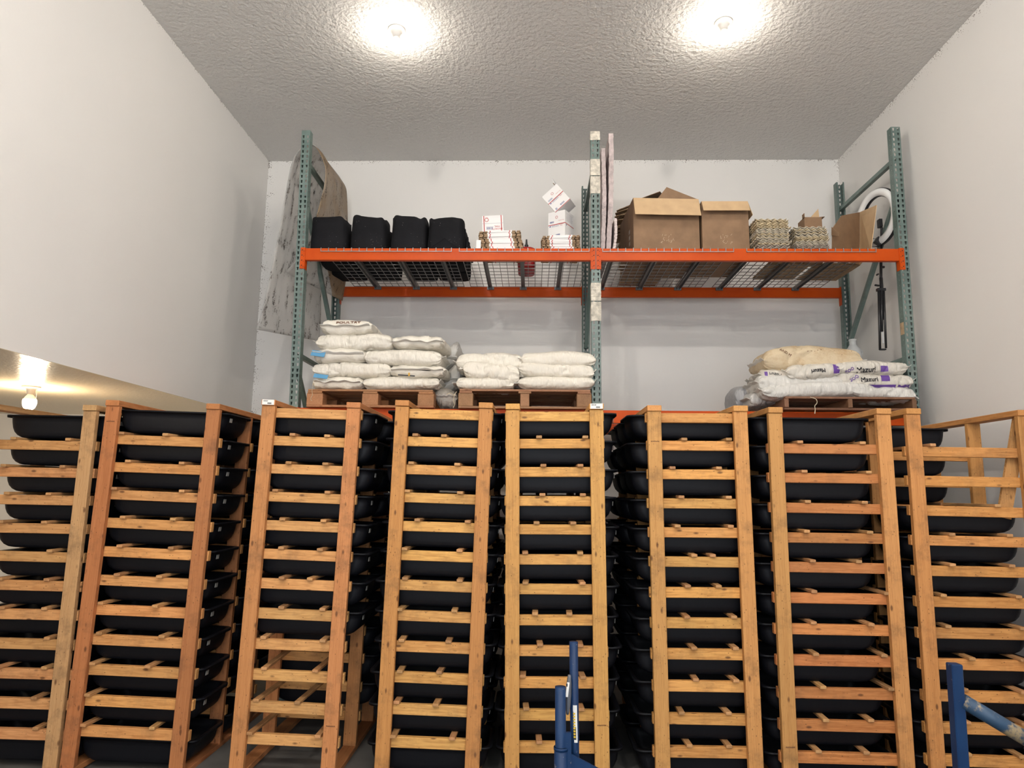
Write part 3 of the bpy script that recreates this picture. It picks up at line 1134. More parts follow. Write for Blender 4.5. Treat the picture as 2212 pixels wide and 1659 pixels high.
def flat_box(Wd, Dd, th):
    """a folded postal box lying flat: white middle panel between red stripes, brown slotted flaps at the sides"""
    b = MB()
    a = Wd * .235
    b.box((0, 0, 0), (a * 2 - .012, Dd, th), 0)
    for s in (-1, 1):
        b.box((s * (a - .002), 0, 0), (.008, Dd + .0005, th + .0006), 1)
        b.box((s * (a + .011), 0, 0), (.018, Dd, th), 0)
        x = a + .02
        segs = (Wd / 2 - x - .012) / 2
        for q in range(2):
            b.box((s * (x + segs * (q + .5) + .006 * q), .003, 0), (segs - .004, Dd - .006, th * .8), 2)
        b.box((s * (Wd / 2 - .03), .02, 0), (.06, Dd - .05, th * .7), 2)
    return b.mesh('folded_postal_box', [M_whitebox, M_red, M_kraftd])


fbA, fbB = flat_box(.40, .40, .016), flat_box(.36, .40, .0135)


def flat_stack(px, Y, count, me, th, lean_x, words, group, rs, tilt=0):
    x = P(px, 520, Y).x
    rng = random.Random(rs)
    z = DZ + .002
    dx = 0
    for k in range(count):
        dx = lean_x * k + rng.uniform(-.008, .008)
        if k in (count // 3, 2 * count // 3):
            lean_x *= .9
        o = link('folded_postal_box', me, None, (x + dx, Y + .2 + rng.uniform(-.008, .004), z + th / 2), (0, -tilt * k / count, rng.uniform(-.04, .04)))
        nth = 'topmost' if k == count - 1 else 'lowest' if k == 0 else ('second', 'third', 'fourth', 'fifth', 'sixth', 'seventh', 'eighth', 'ninth', 'tenth', 'eleventh', 'twelfth')[k - 1] + ' from the bottom'
        tag(o, 'folded postal box, %s of the %s' % (nth, words), 'postal box', group)
        z += th + .0008
    return z, x + dx


zA, xA = flat_stack(1088, 6.14, 12, fbA, .0145, -.0055, 'stack beside the red can', 'folded postal boxes in the left stack', 3, .05)
zB, xB = flat_stack(1212, 6.14, 10, fbB, .013, .0, 'stack beside the centre upright', 'folded postal boxes in the right stack', 5, .02)


def postal_print(b, face, w, h, style):
    pass


def postal_box(w, d, h, label, loc, rot, upside=False, opened=False, style=0):
    t = thing('postal_box', label, 'postal box', loc, rot)
    b = MB()
    th = .004
    b.box((0, -d / 2 + th / 2, h / 2), (w, th, h))
    b.box((0, d / 2 - th / 2, h / 2), (w, th, h))
    b.box((-w / 2 + th / 2, 0, h / 2), (th, d - 2 * th, h))
    b.box((w / 2 - th / 2, 0, h / 2), (th, d - 2 * th, h))
    b.box((0, 0, th / 2), (w - 2 * th, d - 2 * th, th))
    if not opened:
        b.box((0, 0, h - th / 2), (w - 2 * th, d - 2 * th, th))
    e = .0006
    for zz in ((.52,) if style == 0 else ()):
        b.box((0, 0, h * zz), (w + 2 * e, d + 2 * e, .007), 1)
    if style == 0:
        b.box((0, 0, .004), (w + 2 * e, d + 2 * e, .006), 1)
    if style == 1:
        for s in (-1, 1):
            b.box((s * (w / 2 - .018), 0, h / 2), (.008, d + 2 * e, h + 2 * e), 1)
        b.box((0, -d / 2 - e, h * .5), (w, .0008, .0025), 4)
    # barcodes
    y = -d / 2 - .0008
    rng = random.Random(len(label))

    def bars(x0, z0, ww, hh):
        x = x0
        while x < x0 + ww:
            q = rng.uniform(.0015, .004)
            b.box((x, y, z0), (q, .0008, hh), 2)
            x += q + rng.uniform(.0015, .004)
    if style == 0:
        bars(-w * .40, h * .62, w * .26, .016)
        bars(-w * .05, h * .12, w * .26, .016)
        bars(-w * .38, h * .10, w * .1, .022)
        # eagle-like slanted mark
        b.face([(-w * .43, y - .0003, h * .445), (-w * .37, y - .0003, h * .445), (-w * .32, y - .0003, h * .49), (-w * .41, y - .0003, h * .485)], 2)
        xs = w / 2 + .0008
        b.face([(xs, -d * .40, h * .445), (xs, -d * .33, h * .445), (xs, -d * .28, h * .49), (xs, -d * .38, h * .485)], 2)
        for q in range(6):
            b.box((xs, 0, h * (.90 - .05 * q)), (.0008, d * (.75 - .05 * (q % 3)), .0022), 4)
    else:
        bars(-w * .29, h * .20, w * .30, h * .10)
        for zz, hh in ((h * .28, .002), (h * .12, .002)):
            b.box((-w * .145, y, zz), (w * .34, .0008, hh), 3)
    link('carton', b.mesh('carton', [M_whitebox, M_red, M_blue, M_blue, M_grayprint]), t)

    def place(txt, size, x, z, mat, flip=False):
        M = Matrix.Translation((x, y - .0008, z)) @ Matrix.Rotation(PI / 2, 4, 'X') @ Matrix.Rotation(PI if flip else 0, 4, 'Z')
        flat_text(txt, size, mat, t, M)
    if style == 0:
        place('UNITED STATES\nPOSTAL SERVICE', .010, -w * .08, h * .462, M_blue)
        place('PRIORITY\nMAIL', .012, w * .28, h * .47, M_red)
        place('PRIORITY MAIL', .009, w * .28, h * .64, M_red)
        ring_x, ring_z, rr = w * .0, h * .78, .014
    else:
        place('PRIORITY\nMAIL', .024, w * .20, h * .22, M_red, True)
        place('- - - - - - - - - - -', .014, w * .12, h * .86, M_grayprint, True)
        place('MAIL', .012, -w * .28, h * .88, M_red, True)
        ring_x, ring_z, rr = -w * .28, h * .74, .02
    b = MB()
    n = 18
    for k in range(n):
        a0, a1 = 2 * PI * k / n, 2 * PI * (k + .75) / n
        b.face([(ring_x + q * math.cos(a), y - .0006, ring_z + q * math.sin(a)) for q, a in ((rr, a0), (rr, a1), (rr * .68, a1), (rr * .68, a0))])
    link('emblem', b.mesh('emblem', M_red), t)
    return t


pw = P(1065, 498, 6.16)
postal_box(.20, .05, .155, 'small white postal box with red edge stripes standing on the left stack of folded boxes', (pw.x, 6.19, zA + .004), (0, -.06, 0), style=1)
ps = P(1212, 508, 6.28)
tB = postal_box(.18, .18, .268, 'white postal box with red stripes standing on the stack near the centre upright', (ps.x, 6.30, zB + .002), (0, 0, -.52))
pt = P(1203, 424, 6.28)
zt_ = zB + .285
tT = postal_box(.185, .18, .225, 'white postal box tilted on its corner on top of another, flap torn open', (pt.x + .085, 6.28, zt_ + .03), (0, -.66, -.35), opened=True)
b = MB()
b.box((.086, 0, .225 + .04), (.004, .17, .085), 0, Matrix.Rotation(.25, 3, 'Y'))
b.box((0, .085, .225 + .03), (.17, .004, .07), 0)
b.box((.078, -.02, .225 + .02), (.004, .10, .05), 1, Matrix.Rotation(-.2, 3, 'Y'))
link('flap', b.mesh('flap', [M_whitebox, M_kraftd]), tT)
# loose white card at the foot of the left stack
b = MB()
b.box((0, 0, .042), (.042, .004, .084))
o = link('white_card', b.mesh('white_card', M_whitebox), None, (P(1034, 530, 6.13).x, 6.115, DZ + .002), (-.1, 0, 0))
tag(o, 'small blank white card leaning at the foot of the left postal stack', 'card')

# red fuel can
t = thing('fuel_can', 'red plastic fuel can with a black spout behind the postal boxes', 'can', (P(1137, 575, 6.85).x, 6.82, DZ + .001))
M_canred = plain('red_can_plastic', (.40, .018, .02), .4)
b = MB()
rows = [rrect(hx, hy, min(.05, hx * .6), z) for hx, hy, z in ((.075, .15, 0), (.085, .165, .01), (.088, .168, .05), (.088, .168, .18), (.082, .155, .215), (.055, .10, .24), (.03, .03, .25))]
i0, n = b.grid(rows, 0, True)
b.cap(i0, n, 0, True)
b.cap(i0 + n * 6, n)
link('tank', b.mesh('tank', M_canred, True), t)
b = MB()
b.tube((0, -.05, .25), (0, -.05, .275), .02, 16)
b.tube((0, -.05, .275), (0, -.05, .335), .013, 12, r1=.008)
link('spout', b.mesh('spout', M_black), t)

# ------------------------------------------------------------------ foam boards by the centre upright
M_foam = plain('pinkish_foam', (.50, .42, .41), .85, bump=.7, bscale=70, var=.22)


def slab_thing(name, label, cat, p_bottom, p_top, thick, y0, y1, mat, group=None, seed=0):
    """board seen on edge: runs back from y0 to y1"""
    b = MB()
    n = 40
    rows = []
    rng = random.Random(seed)
    L = []
    for k in range(n + 1):
        t = k / n
        c = Vector(p_bottom).lerp(Vector(p_top), t)
        bow = .012 * math.sin(PI * t)
        e = [rng.uniform(-.003, .003) for _ in range(4)]
        L.append([(c.x - thick / 2 + bow + e[0], y0 + e[1], c.z), (c.x + thick / 2 + bow + e[2], y0 + e[3], c.z), (c.x + thick / 2 + bow, y1, c.z), (c.x - thick / 2 + bow, y1, c.z)])
    i0, nn = b.grid(L, 0, True)
    b.cap(i0, nn, 0, True)
    b.cap(i0 + nn * n, nn)
    o0 = Vector(p_bottom)
    o0.y = y0
    o = link(name, b.mesh(name, mat, origin=o0, fix=True), None, o0)
    return tag(o, label, cat, group)


def at_shelf(px, py, Y):
    p = P(px, py, Y)
    return p


a0 = P(1303, 320, 6.16)
slab_thing('foam_board', 'shorter pinkish foam board standing on edge against the centre upright', 'board', (P(1302, 530, 6.16).x, 6.16, DZ + .002), (a0.x, 6.16, a0.z), .038, 6.16, 6.95, M_foam, seed=1)
a1 = P(1320, 288, 6.17)
slab_thing('foam_board', 'tall pinkish foam board leaning right of the centre upright', 'board', (P(1314, 530, 6.17).x, 6.17, DZ + .002), (a1.x, 6.17, a1.z), .044, 6.17, 7.0, M_foam, seed=2)
a2 = P(1328.5, 471, 6.14)
slab_thing('foam_strip', 'short pale foam strip standing beside the large cardboard box', 'board', (P(1325.5, 530, 6.14).x + .002, 6.14, DZ + .002), (a2.x + .004, 6.14, a2.z), .024, 6.14, 6.45, plain('pale_foam', (.58, .50, .48), .8), seed=3)

# ------------------------------------------------------------------ cardboard boxes


def carton(label, px0, px1, py_top, Yf, depth, flap_front, flap_w=.15, extra=None, mark=0):
    pa, pb = P(px0, 500, Yf), P(px1, 500, Yf)
    zt = P((px0 + px1) / 2, py_top, Yf).z
    w_, h_ = pb.x - pa.x, zt - DZ - .002
    t = thing('cardboard_box', label, 'box', ((pa.x + pb.x) / 2, Yf + depth / 2, DZ + .002), (0, 0, 0))
    th = .006
    b = MB()
    b.box((0, -depth / 2 + th / 2, h_ / 2), (w_, th, h_))
    b.box((0, depth / 2 - th / 2, h_ / 2), (w_, th, h_))
    b.box((-w_ / 2 + th / 2, 0, h_ / 2), (th, depth - 2 * th, h_))
    b.box((w_ / 2 - th / 2, 0, h_ / 2), (th, depth - 2 * th, h_))
    b.box((0, 0, th / 2), (w_ - 2 * th, depth - 2 * th, th))
    link('carton', b.mesh('carton', M_kraft), t)
    # flaps
    for (side, ang, fw) in flap_front:
        b = MB()
        if side == 'front':
            p0 = Vector((0, -depth / 2, h_))
            d = Vector((0, -math.cos(ang), -math.sin(ang)))
            c = p0 + d * fw / 2
            b.bar(p0, p0 + d * fw, w_ - .004, .005, 0, up=(0, 0, 1))
        elif side == 'back':
            p0 = Vector((0, depth / 2, h_))
            d = Vector((0, math.cos(ang), -math.sin(ang)))
            b.bar(p0, p0 + d * fw, w_ - .004, .005, 0)
        elif side == 'right':
            p0 = Vector((w_ / 2, 0, h_))
            d = Vector((math.cos(ang), 0, -math.sin(ang)))
            b.bar(p0, p0 + d * fw, depth - .01, .005, 0)
        else:
            p0 = Vector((-w_ / 2, 0, h_))
            d = Vector((-math.cos(ang), 0, -math.sin(ang)))
            b.bar(p0, p0 + d * fw, depth - .01, .005, 0)
        link('flap', b.mesh('flap', M_kraftl), t)
    # crease and scuffs of the old tape
    b = MB()
    rng = random.Random(px0)
    for q in range(14):
        x, z = rng.uniform(-.05, .07), h_ * .30 + rng.uniform(-.05, .05)
        a = rng.uniform(0, PI)
        ln = rng.uniform(.01, .035)
        b.box((x, -depth / 2 - .0006, z), (ln, .001, .0022), 0, Matrix.Rotation(a, 3, 'Y'))
    link('tape_scuff', b.mesh('tape_scuff', plain('scuffed_tape', (.55, .43, .30), .35)), t)
    return t, w_, h_


t1, w1, h1 = carton('large open cardboard box with its front flap folded down', 1364, 1508, 429, 6.30, .70, [('front', 1.18, .215), ('right', 1.35, .12)])
b = MB()
for k, (z, hh) in enumerate(((.30, .05), (.24, .05), (.18, .05))):
    b.box((-w1 / 2 - .001, -.15, z), (.0015, .05, hh - .012))
link('packing_label', b.mesh('packing_label', plain('faded_label', (.42, .38, .33), .6)), t1)
t1.rotation_euler.z = .05
t2, w2, h2 = carton('smaller open cardboard box with its front flap down, next to the egg trays', 1517, 1618, 435, 6.28, .70, [('front', 1.08, .135), ('right', 1.25, .14)])

# pile of flattened cardboard behind the large box
rng = random.Random(11)
for k in range(9):
    Y = 7.02 + .004 * k
    zz = DZ + .50 + .042 * k
    px = 1316 + 3 * k
    x = P(px, 480, Y).x
    b = MB()
    b.box((0, 0, 0), (.36, .30, .007))
    b.box((-.10, 0, .008), (.22, .28, .005), 0, Matrix.Rotation(-.06, 3, 'Y'))
    o = link('flattened_carton', b.mesh('flattened_carton', M_kraftd), None, (x + .20, Y + .12, zz), (rng.uniform(-.05, .05), -.22 + rng.uniform(-.07, .07), rng.uniform(-.3, .3)))
    tag(o, 'flattened brown cardboard in the heap behind the large open box', 'cardboard', 'flattened cardboard heap')
# flattened cartons carrying the heap from the deck
for k in range(12):
    b = MB()
    b.box((0, 0, 0), (.40, .26, .034))
    o = link('flattened_carton', b.mesh('flattened_carton', M_kraftd), None, (P(1352, 510, 6.7).x + .20 + rng.uniform(-.02, .02), 7.16 + rng.uniform(-.01, .01), DZ + .02 + .0355 * k), (0, 0, rng.uniform(-.06, .06)))
    tag(o, 'flattened brown cardboard in the heap behind the large open box', 'cardboard', 'flattened cardboard heap')

# loose sheets sticking up out of the large box
def loose_sheet(label, pts, Y):
    w_ = [P(px, py, Y + dy) for px, py, dy in pts]
    b = MB()
    n = (w_[1] - w_[0]).cross(w_[2] - w_[0]).normalized() * .005
    b.face(w_)
    b.face([p + n for p in reversed(w_)])
    for i in range(len(w_)):
        a, c = w_[i], w_[(i + 1) % len(w_)]
        b.face([c, a, a + n, c + n])
    o = link('cardboard_sheet', b.mesh('cardboard_sheet', M_kraft, origin=w_[0], fix=True), None, w_[0])
    return tag(o, label, 'cardboard')


loose_sheet('dark cardboard sheet sticking up like a gable out of the large open box', [(1440, 404, 0), (1506, 430, .02), (1496, 520, .05), (1402, 500, .05), (1418, 432, .02)], 6.45)
loose_sheet('thin cardboard sheet lying slanted over the back of the large open box', [(1372, 434, 0), (1426, 414, 0), (1431, 420, .15), (1425, 440, .3), (1378, 450, .3)], 6.40)
for k, (px, Y) in enumerate(((1690, 6.75), (1790, 6.78))):
    b = MB()
    b.box((0, 0, .012), (.42, .50, .024))
    o = link('flattened_carton', b.mesh('flattened_carton', M_kraftd, bevel=.003), None, (P(px, 560, Y).x, Y + .05, DZ + .001), (0, 0, .04 * k))
    tag(o, 'flattened brown carton lying behind the %s egg tray stack' % ('taller', 'shorter')[k], 'cardboard')

# ------------------------------------------------------------------ egg trays
m, nt, b = newmat('moulded_paper_pulp')
g = N(nt)
tc = g.n('ShaderNodeTexCoord').outputs['Object']
oi = g.n('ShaderNodeObjectInfo')
c = g.mix(1, g.ramp(g.noise(tc, 25, 4), [(.3, (.80, .80, .80)), (.7, (1, 1, 1))]), oi.outputs['Color'], 'MULTIPLY')
g.l(c, b.inputs['Base Color'])
b.inputs['Roughness'].default_value = .9
g.bump(g.noise(tc, 150, 2), .4, .003, b)
M_pulp = m


def egg_tray():
    b = MB()
    n, S, p = 61, .295, .0295
    rows = []
    for i in range(n):
        row = []
        for j in range(n):
            x, y = -S / 2 + S * i / (n - 1), -S / 2 + S * j / (n - 1)
            hgt = .0065 * math.cos(PI * x / p * 1.0) * math.cos(PI * y / p)
            row.append((x, y, hgt + .0022 * noise.noise(Vector((x * 40, y * 40, 1)))))
        rows.append(row)
    b.grid(rows)
    return b.mesh('egg_tray', M_pulp, True)


TRAY = egg_tray()
rng = random.Random(4)


def tray_stack(px, Y, count, pitch, words, group, rot):
    x = P(px, 500, Y).x
    z = DZ + .012
    for k in range(count):
        o = link('egg_tray', TRAY, None, (x + rng.choice((-.016, -.008, 0, .008, .014)) + (-.010 if k > count - 4 else 0), Y + .15 + rng.uniform(-.006, .006), z), (rng.uniform(-.012, .012), rot + rng.uniform(-.015, .015), rng.uniform(-.025, .025)))
        mod(o, 'SOLIDIFY', thickness=.0045, offset=0)
        c = rng.uniform(.85, 1.05)
        o.color = (.66 * c, .54 * c, .35 * c, 1) if rng.random() < .65 else (.62 * c, .55 * c, .43 * c, 1)
        if k < 3:
            o.color = (.44, .38, .31, 1)
        place = 'topmost' if k == count - 1 else 'lowest' if k == 0 else None
        tag(o, ('%s paper pulp egg tray of the %s' % (place, words)) if place else 'paper pulp egg tray within the %s' % words, 'egg tray', group)
        z += pitch
    return z


tray_stack(1672, 6.12, 22, .0132, 'taller stack beside the cardboard box', 'egg trays of the taller stack', 0)
zE = tray_stack(1755, 6.12, 16, .0134, 'shorter stack, right of the taller one', 'egg trays of the shorter stack', -.03)
# torn cardboard behind the shorter stack
t = thing('torn_carton', 'small torn brown carton standing behind the shorter egg tray stack', 'cardboard', (P(1755, 500, 6.5).x, 6.55, DZ + .002))
b = MB()
hh = P(1750, 472, 6.5).z - DZ
b.box((0, 0, hh / 2), (.17, .16, hh))
link('carton', b.mesh('carton', M_kraft), t)
b = MB()
pts = [(-.02, hh), (.07, hh + .10), (.075, hh - .01)]
b.face([(x, -.05, z) for x, z in pts])
b.face([(x, -.044, z) for x, z in reversed(pts)])
for (xa, za), (xb2, zb2) in zip(pts, pts[1:] + pts[:1]):
    b.face([(xa, -.05, za), (xb2, -.05, zb2), (xb2, -.044, zb2), (xa, -.044, za)])
link('flap', b.mesh('flap', M_kraftl), t)
b = MB()
b.box((-.082, -.055, hh + .015), (.006, .05, .05))
link('flap', b.mesh('flap', M_kraft), t)
b = MB()
b.box((.09, -.05, hh + .002), (.05, .06, .005), 0, Matrix.Rotation(-.1, 3, 'Y'))
link('flap', b.mesh('flap', M_kraft), t)

# opened-out carton at the right end
t = thing('opened_carton', 'opened out brown cardboard carton leaning in front of the ring light', 'cardboard', (P(1835, 535, 6.3).x, 6.35, DZ + .002))


def sheet(name, pts, th, mat):
    """panel through world points, given thickness"""
    b = MB()
    pts = [Vector(p) for p in pts]
    n = (pts[1] - pts[0]).cross(pts[2] - pts[0]).normalized() * th
    b.face(pts)
    b.face([p + n for p in reversed(pts)])
    k = len(pts)
    for i in range(k):
        a, c = pts[i], pts[(i + 1) % k]
        b.face([c, a, a + n, c + n])
    return link(name, b.mesh(name, mat, origin=t.location, fix=True), t)


gz = DZ + .003
fold_b = P(1856, 536, 6.55)
fold_t = P(1859, 456, 6.55)
lft_b = P(1795, 536, 6.36)
A = [Vector((lft_b.x, 6.36, gz)), Vector((fold_b.x, 6.58, gz)), Vector((fold_t.x, 6.58, fold_t.z)), P(1817, 466, 6.44), P(1797, 494, 6.367)]
sheet('panel', A, .006, M_kraft)
rt, rb = P(1893, 443, 6.2), P(1880, 536, 6.2)
Bp = [Vector((fold_b.x + .004, 6.575, gz)), Vector((rb.x, 6.2, gz)), Vector((rt.x, 6.2, rt.z)), Vector((fold_t.x + .004, 6.575, fold_t.z))]
sheet('panel', Bp, -.006, M_kraftl)
C = [P(1796, 490, 6.352), P(1813, 504, 6.25), P(1812, 510, 6.25), P(1796, 508, 6.352)]
sheet('flap', C, .005, M_kraft)

# ------------------------------------------------------------------ ring light on its folded stand
M_diff = plain('milky_diffuser', (.80, .80, .79), .35)
M_blk = plain('satin_black', (.014, .014, .016), .38)
M_silver = plain('bright_metal', (.55, .55, .52), .3, .9)
rc = P(1895, 470, 6.42)
t = thing('ring_light', 'round white ring light with black rim on a folded stand hanging below the shelf', 'ring light', rc, (0, 0, 0))
Rr = .275
rim = MB()
dif = MB()
# ring axis points towards -x and a little to the camera
ax = Vector((-.965, -.20, -.05)).normalized()
u = Vector((0, 0, 1))
u = (u - ax * u.dot(ax)).normalized()
v = ax.cross(u)


def ringpt(a, r, h):
    return u * math.cos(a) * r + v * math.sin(a) * r + ax * h


n = 64
for mb, prof in ((dif, [(.205, .008), (.212, .024), (.24, .032), (.268, .024), (.276, .008)]), (rim, [(.276, .008), (.282, .0), (.282, -.022), (.24, -.032), (.20, -.022), (.199, .0), (.205, .008)])):
    rows = [[ringpt(2 * PI * k / n, r, h) for k in range(n)] for r, h in prof]
    mb.grid(rows, 0, True)
link('diffuser', dif.mesh('diffuser', M_diff, True), t)
link('housing', rim.mesh('housing', M_blk, True), t)
b = MB()
b.tube(ringpt(PI, .29, -.01), ringpt(PI, .10, -.035), .012, 10)
b.box(ringpt(PI, .06, -.02), (.03, .05, .08))
b.box(ringpt(PI, .24, .02), (.06, .05, .06), 0, Matrix.Rotation(.6, 3, 'Y'))
link('bracket', b.mesh('bracket', M_blk), t)
# folded stand: from the ring foot down beside the deck
sx = P(1907, 600, 6.36)
b = MB()
st_t, st_b = P(1903, 566, 6.36) - rc, P(1909, 690, 6.36) - rc
foot = ringpt(PI, .28, -.01)
b.tube(foot, st_t, .011, 12)
b.tube(st_t, P(1903, 630, 6.36) - rc, .013, 14)
b.tube(P(1903, 600, 6.36) - rc, st_b, .016, 14)
link('stand_column', b.mesh('stand_column', M_blk, True), t)
for (pa, pb, r) in (((1898, 628), (1901, 756), .011), ((1904, 628), (1905, 716), .012), ((1909, 628), (1914, 752), .010)):
    b = MB()
    b.tube(P(*pa, 6.34) - rc, P(*pb, 6.34) - rc, r, 10)
    link('stand_leg', b.mesh('stand_leg', M_blk, True), t)
b = MB()
b.box(P(1903, 626, 6.35) - rc, (.075, .04, .025))
b.box(P(1907, 755, 6.34) - rc, (.05, .03, .012))
b.tube(P(1905, 577, 6.34) - rc, P(1909, 577, 6.31) - rc, .012, 10)
b.tube(P(1897, 592, 6.34) - rc, P(1894, 594, 6.31) - rc, .008, 10)
b.tube(P(1898, 617, 6.34) - rc, P(1891, 616, 6.31) - rc, .010, 10)
link('stand_knob', b.mesh('stand_knob', M_blk), t)
b = MB()
b.box(P(1907, 727, 6.352) - rc, (.016, .004, .13))
link('sticker', b.mesh('sticker', plain('grey_sticker', (.55, .55, .55), .5)), t)

# ------------------------------------------------------------------ pallets
M_pal = wood('pallet_wood_x', 0, knots=True, dirt=.45)
M_paly = wood('pallet_wood_y', 1, knots=False, dirt=.45)


def pallet(label, px0, px1, Yf, depth, col, blocks, ztop, zbase, nboards=6):
    x0, x1 = P(px0, 860, Yf).x, P(px1, 860, Yf).x
    W = x1 - x0
    xm = (x0 + x1) / 2
    t = thing('pallet', label, 'pallet', (xm, Yf, zbase))
    H = ztop - zbase
    bt = .019

    def put(name, c, d, along, k=.12):
        link(name, board(round(d[0], 3), round(d[1], 3), round(d[2], 3), M_pal if along == 'x' else M_paly), t, c, color=vary(col, k))
    for k in range(nboards):
        bw = depth / nboards - .03
        y = bw / 2 + (depth - bw) * k / (nboards - 1)
        put('deck_board', (0, y, H - bt / 2), (W - .02, bw, bt), 'x')
    if blocks:
        lo = .02
        bwid = .145 if blocks == 1 else .13
        xs = (-W / 2 + bwid / 2, 0, W / 2 - bwid / 2)
        for x in xs:
            put('stringer_board', (x, depth / 2, H - bt - .009), (bwid - .015, depth, .018), 'y')
            for k in range(3):
                y = .07 + (depth - .14) * k / 2
                put('block', (x, y, lo + (H - bt - .018 - lo) / 2), (bwid - (.05 if blocks == 2 and x == 0 else 0), .13, H - bt - .018 - lo), 'y', .2)
        for k in range(3):
            put('bottom_board', (0, .055 + (depth - .11) * k / 2, lo / 2), (W, .10, lo), 'x')
    else:
        for x in (-W / 2 + .02, 0, W / 2 - .02):
            put('stringer', (x, depth / 2, H / 2), (.038, depth, H - 2 * bt), 'y')
        for k in range(3):
            put('bottom_board', (0, .055 + (depth - .11) * k / 2, bt / 2), (W, .09, bt), 'x')
    return t, xm, W


ZP = ZB2 + .001
pL = pallet('pale wooden block pallet on the lower beams, under the taller stack of white sacks', 662, 937, 6.03, 1.05, (.40, .225, .12), 1, P(790, 841, 6.03).z, ZP)
pM = pallet('weathered wooden block pallet under the lower stack of white sacks, left of the centre upright', 990, 1278, 6.03, 1.05, (.33, .20, .12), 2, P(1130, 841, 6.03).z, ZP)
pR = pallet('dark weathered stringer pallet under the stack of purple marked sacks', 1694, 1980, 5.95, 1.15, (.22, .13, .085), 0, P(1835, 857, 5.95).z, ZP)

# ------------------------------------------------------------------ sacks
m, nt, b = newmat('woven_sack')
g = N(nt)
tc = g.n('ShaderNodeTexCoord').outputs['Object']
oi = g.n('ShaderNodeObjectInfo')
c = g.mix(1, g.ramp(g.noise(tc, 4, 4), [(.3, (.93, .93, .92)), (.7, (1, 1, 1))]), oi.outputs['Color'], 'MULTIPLY')
sp = g.n('ShaderNodeTexVoronoi')
sp.inputs['Scale'].default_value = 22
g.l(tc, sp.inputs['Vector'])
spk = g.math('MULTIPLY', g.math('LESS_THAN', sp.outputs['Distance'], .07), g.math('GREATER_THAN', g.noise(tc, 5, 2), .55))
c = g.mix(g.math('MULTIPLY', spk, .6), c, (.15, .10, .06))
g.l(c, b.inputs['Base Color'])
b.inputs['Roughness'].default_value = .36
b.inputs['Specular IOR Level'].default_value = .45
mpn = g.n('ShaderNodeMapping')
mpn.inputs['Scale'].default_value = (26, 9, 9)
mpn.inputs['Rotation'].default_value = (.3, .5, .6)
g.l(tc, mpn.inputs[0])
hgt = g.math('ADD', g.math('MULTIPLY', g.noise(mpn.outputs[0], 1, 3, .55), .8), g.math('MULTIPLY', g.noise(tc, 9, 3, .5), .6))
g.bump(hgt, .65, .03, b)
M_sack = m
# paper sack, stained
m, nt, b = newmat('stained_paper_sack')
g = N(nt)
tc = g.n('ShaderNodeTexCoord').outputs['Object']
oi = g.n('ShaderNodeObjectInfo')
stn = g.ramp(g.noise(tc, 5, 5, .7), [(.48, (0, 0, 0)), (.68, (1, 1, 1))])
c = g.mix(g.math('MULTIPLY', stn, .55), oi.outputs['Color'], (.36, .19, .06))
sp = g.n('ShaderNodeTexVoronoi')
sp.inputs['Scale'].default_value = 30
g.l(tc, sp.inputs['Vector'])
spk = g.math('MULTIPLY', g.math('LESS_THAN', sp.outputs['Distance'], .12), g.math('GREATER_THAN', g.noise(tc, 6, 2), .56))
c = g.mix(g.math('MULTIPLY', spk, .8), c, (.10, .05, .02))
g.l(c, b.inputs['Base Color'])
b.inputs['Roughness'].default_value = .6
mpn = g.n('ShaderNodeMapping')
mpn.inputs['Scale'].default_value = (12, 7, 16)
mpn.inputs['Rotation'].default_value = (.2, .9, .3)
g.l(tc, mpn.inputs[0])
g.bump(g.noise(mpn.outputs[0], 1, 4, .6), .7, .02, b)
M_paper = m

M_tagblue = plain('blue_sack_tag', (.10, .31, .53), .5)
M_seam = plain('sack_seam_tape', (.72, .70, .65), .5, bump=.4, bscale=40)


def sack_mesh(L, W, H, seed, bend=0, sag=0, mat=None, skew=0, taper=0):
    b = MB()
    nu, nf = 84, 64
    rows = []
    sd = seed * 13.7
    for i in range(nu + 1):
        t = -1 + 2 * i / nu
        uu = math.sin(t * PI / 2) * .35 + t * .65
        a = abs(uu)
        cu = max(.16, (1 - a ** 6.5) ** .42 if a < 1 else .16)
        wy = W / 2 * (1 - .05 * a ** 6)
        x = L / 2 * uu
        row = []
        for k in range(nf):
            ph = 2 * PI * k / nf
            c, s = math.cos(ph), math.sin(ph)
            y = wy * math.copysign(abs(c) ** .62, c)
            z = H / 2 * cu * math.copysign(abs(s) ** .66, s)
            if s < 0:
                z *= .92
            q = Vector((x, y, z))
            # lumps, diagonal creases and gathers near the sewn ends
            lump = noise.noise(Vector((x * 5 + sd, y * 5, z * 5))) * .016
            dz = x * 14 + y * 9 * (1 if seed % 2 else -1)
            cr = 1 - abs(noise.noise(Vector((dz * .75, y * 3 - x * 2 + sd, z * 9 - dz * .25))))
            cr2 = 1 - abs(noise.noise(Vector((x * 7 - sd, y * 16 + x * 9, z * 12))))
            crease = -((cr ** 10) * .018 * min(1, max(0, .5 + 2.2 * noise.noise(Vector((x * 4, sd, 3))))) + (cr2 ** 12) * .005) * (1 - a ** 6)
            gath = noise.noise(Vector((c * 5 + sd, s * 5, uu * 1.5))) * .030 * max(0, (a - .55) / .45) ** 1.5
            if a > .97:
                gath *= .5
            nrm = Vector((0, c, s * 1.3)).normalized()
            q += nrm * (lump + crease + gath)
            q.z += bend * (uu * uu) + sag * (y / W) * 2 + skew * uu
            q.z *= 1 - taper * (uu * .5 + .5) * .4
            row.append(q)
        rows.append(row)
    i0, n = b.grid(rows, 0, True)
    b.cap(i0, n, 0, True)
    b.cap(i0 + n * nu, n)
    return b.mesh('sack', mat or M_sack, True)


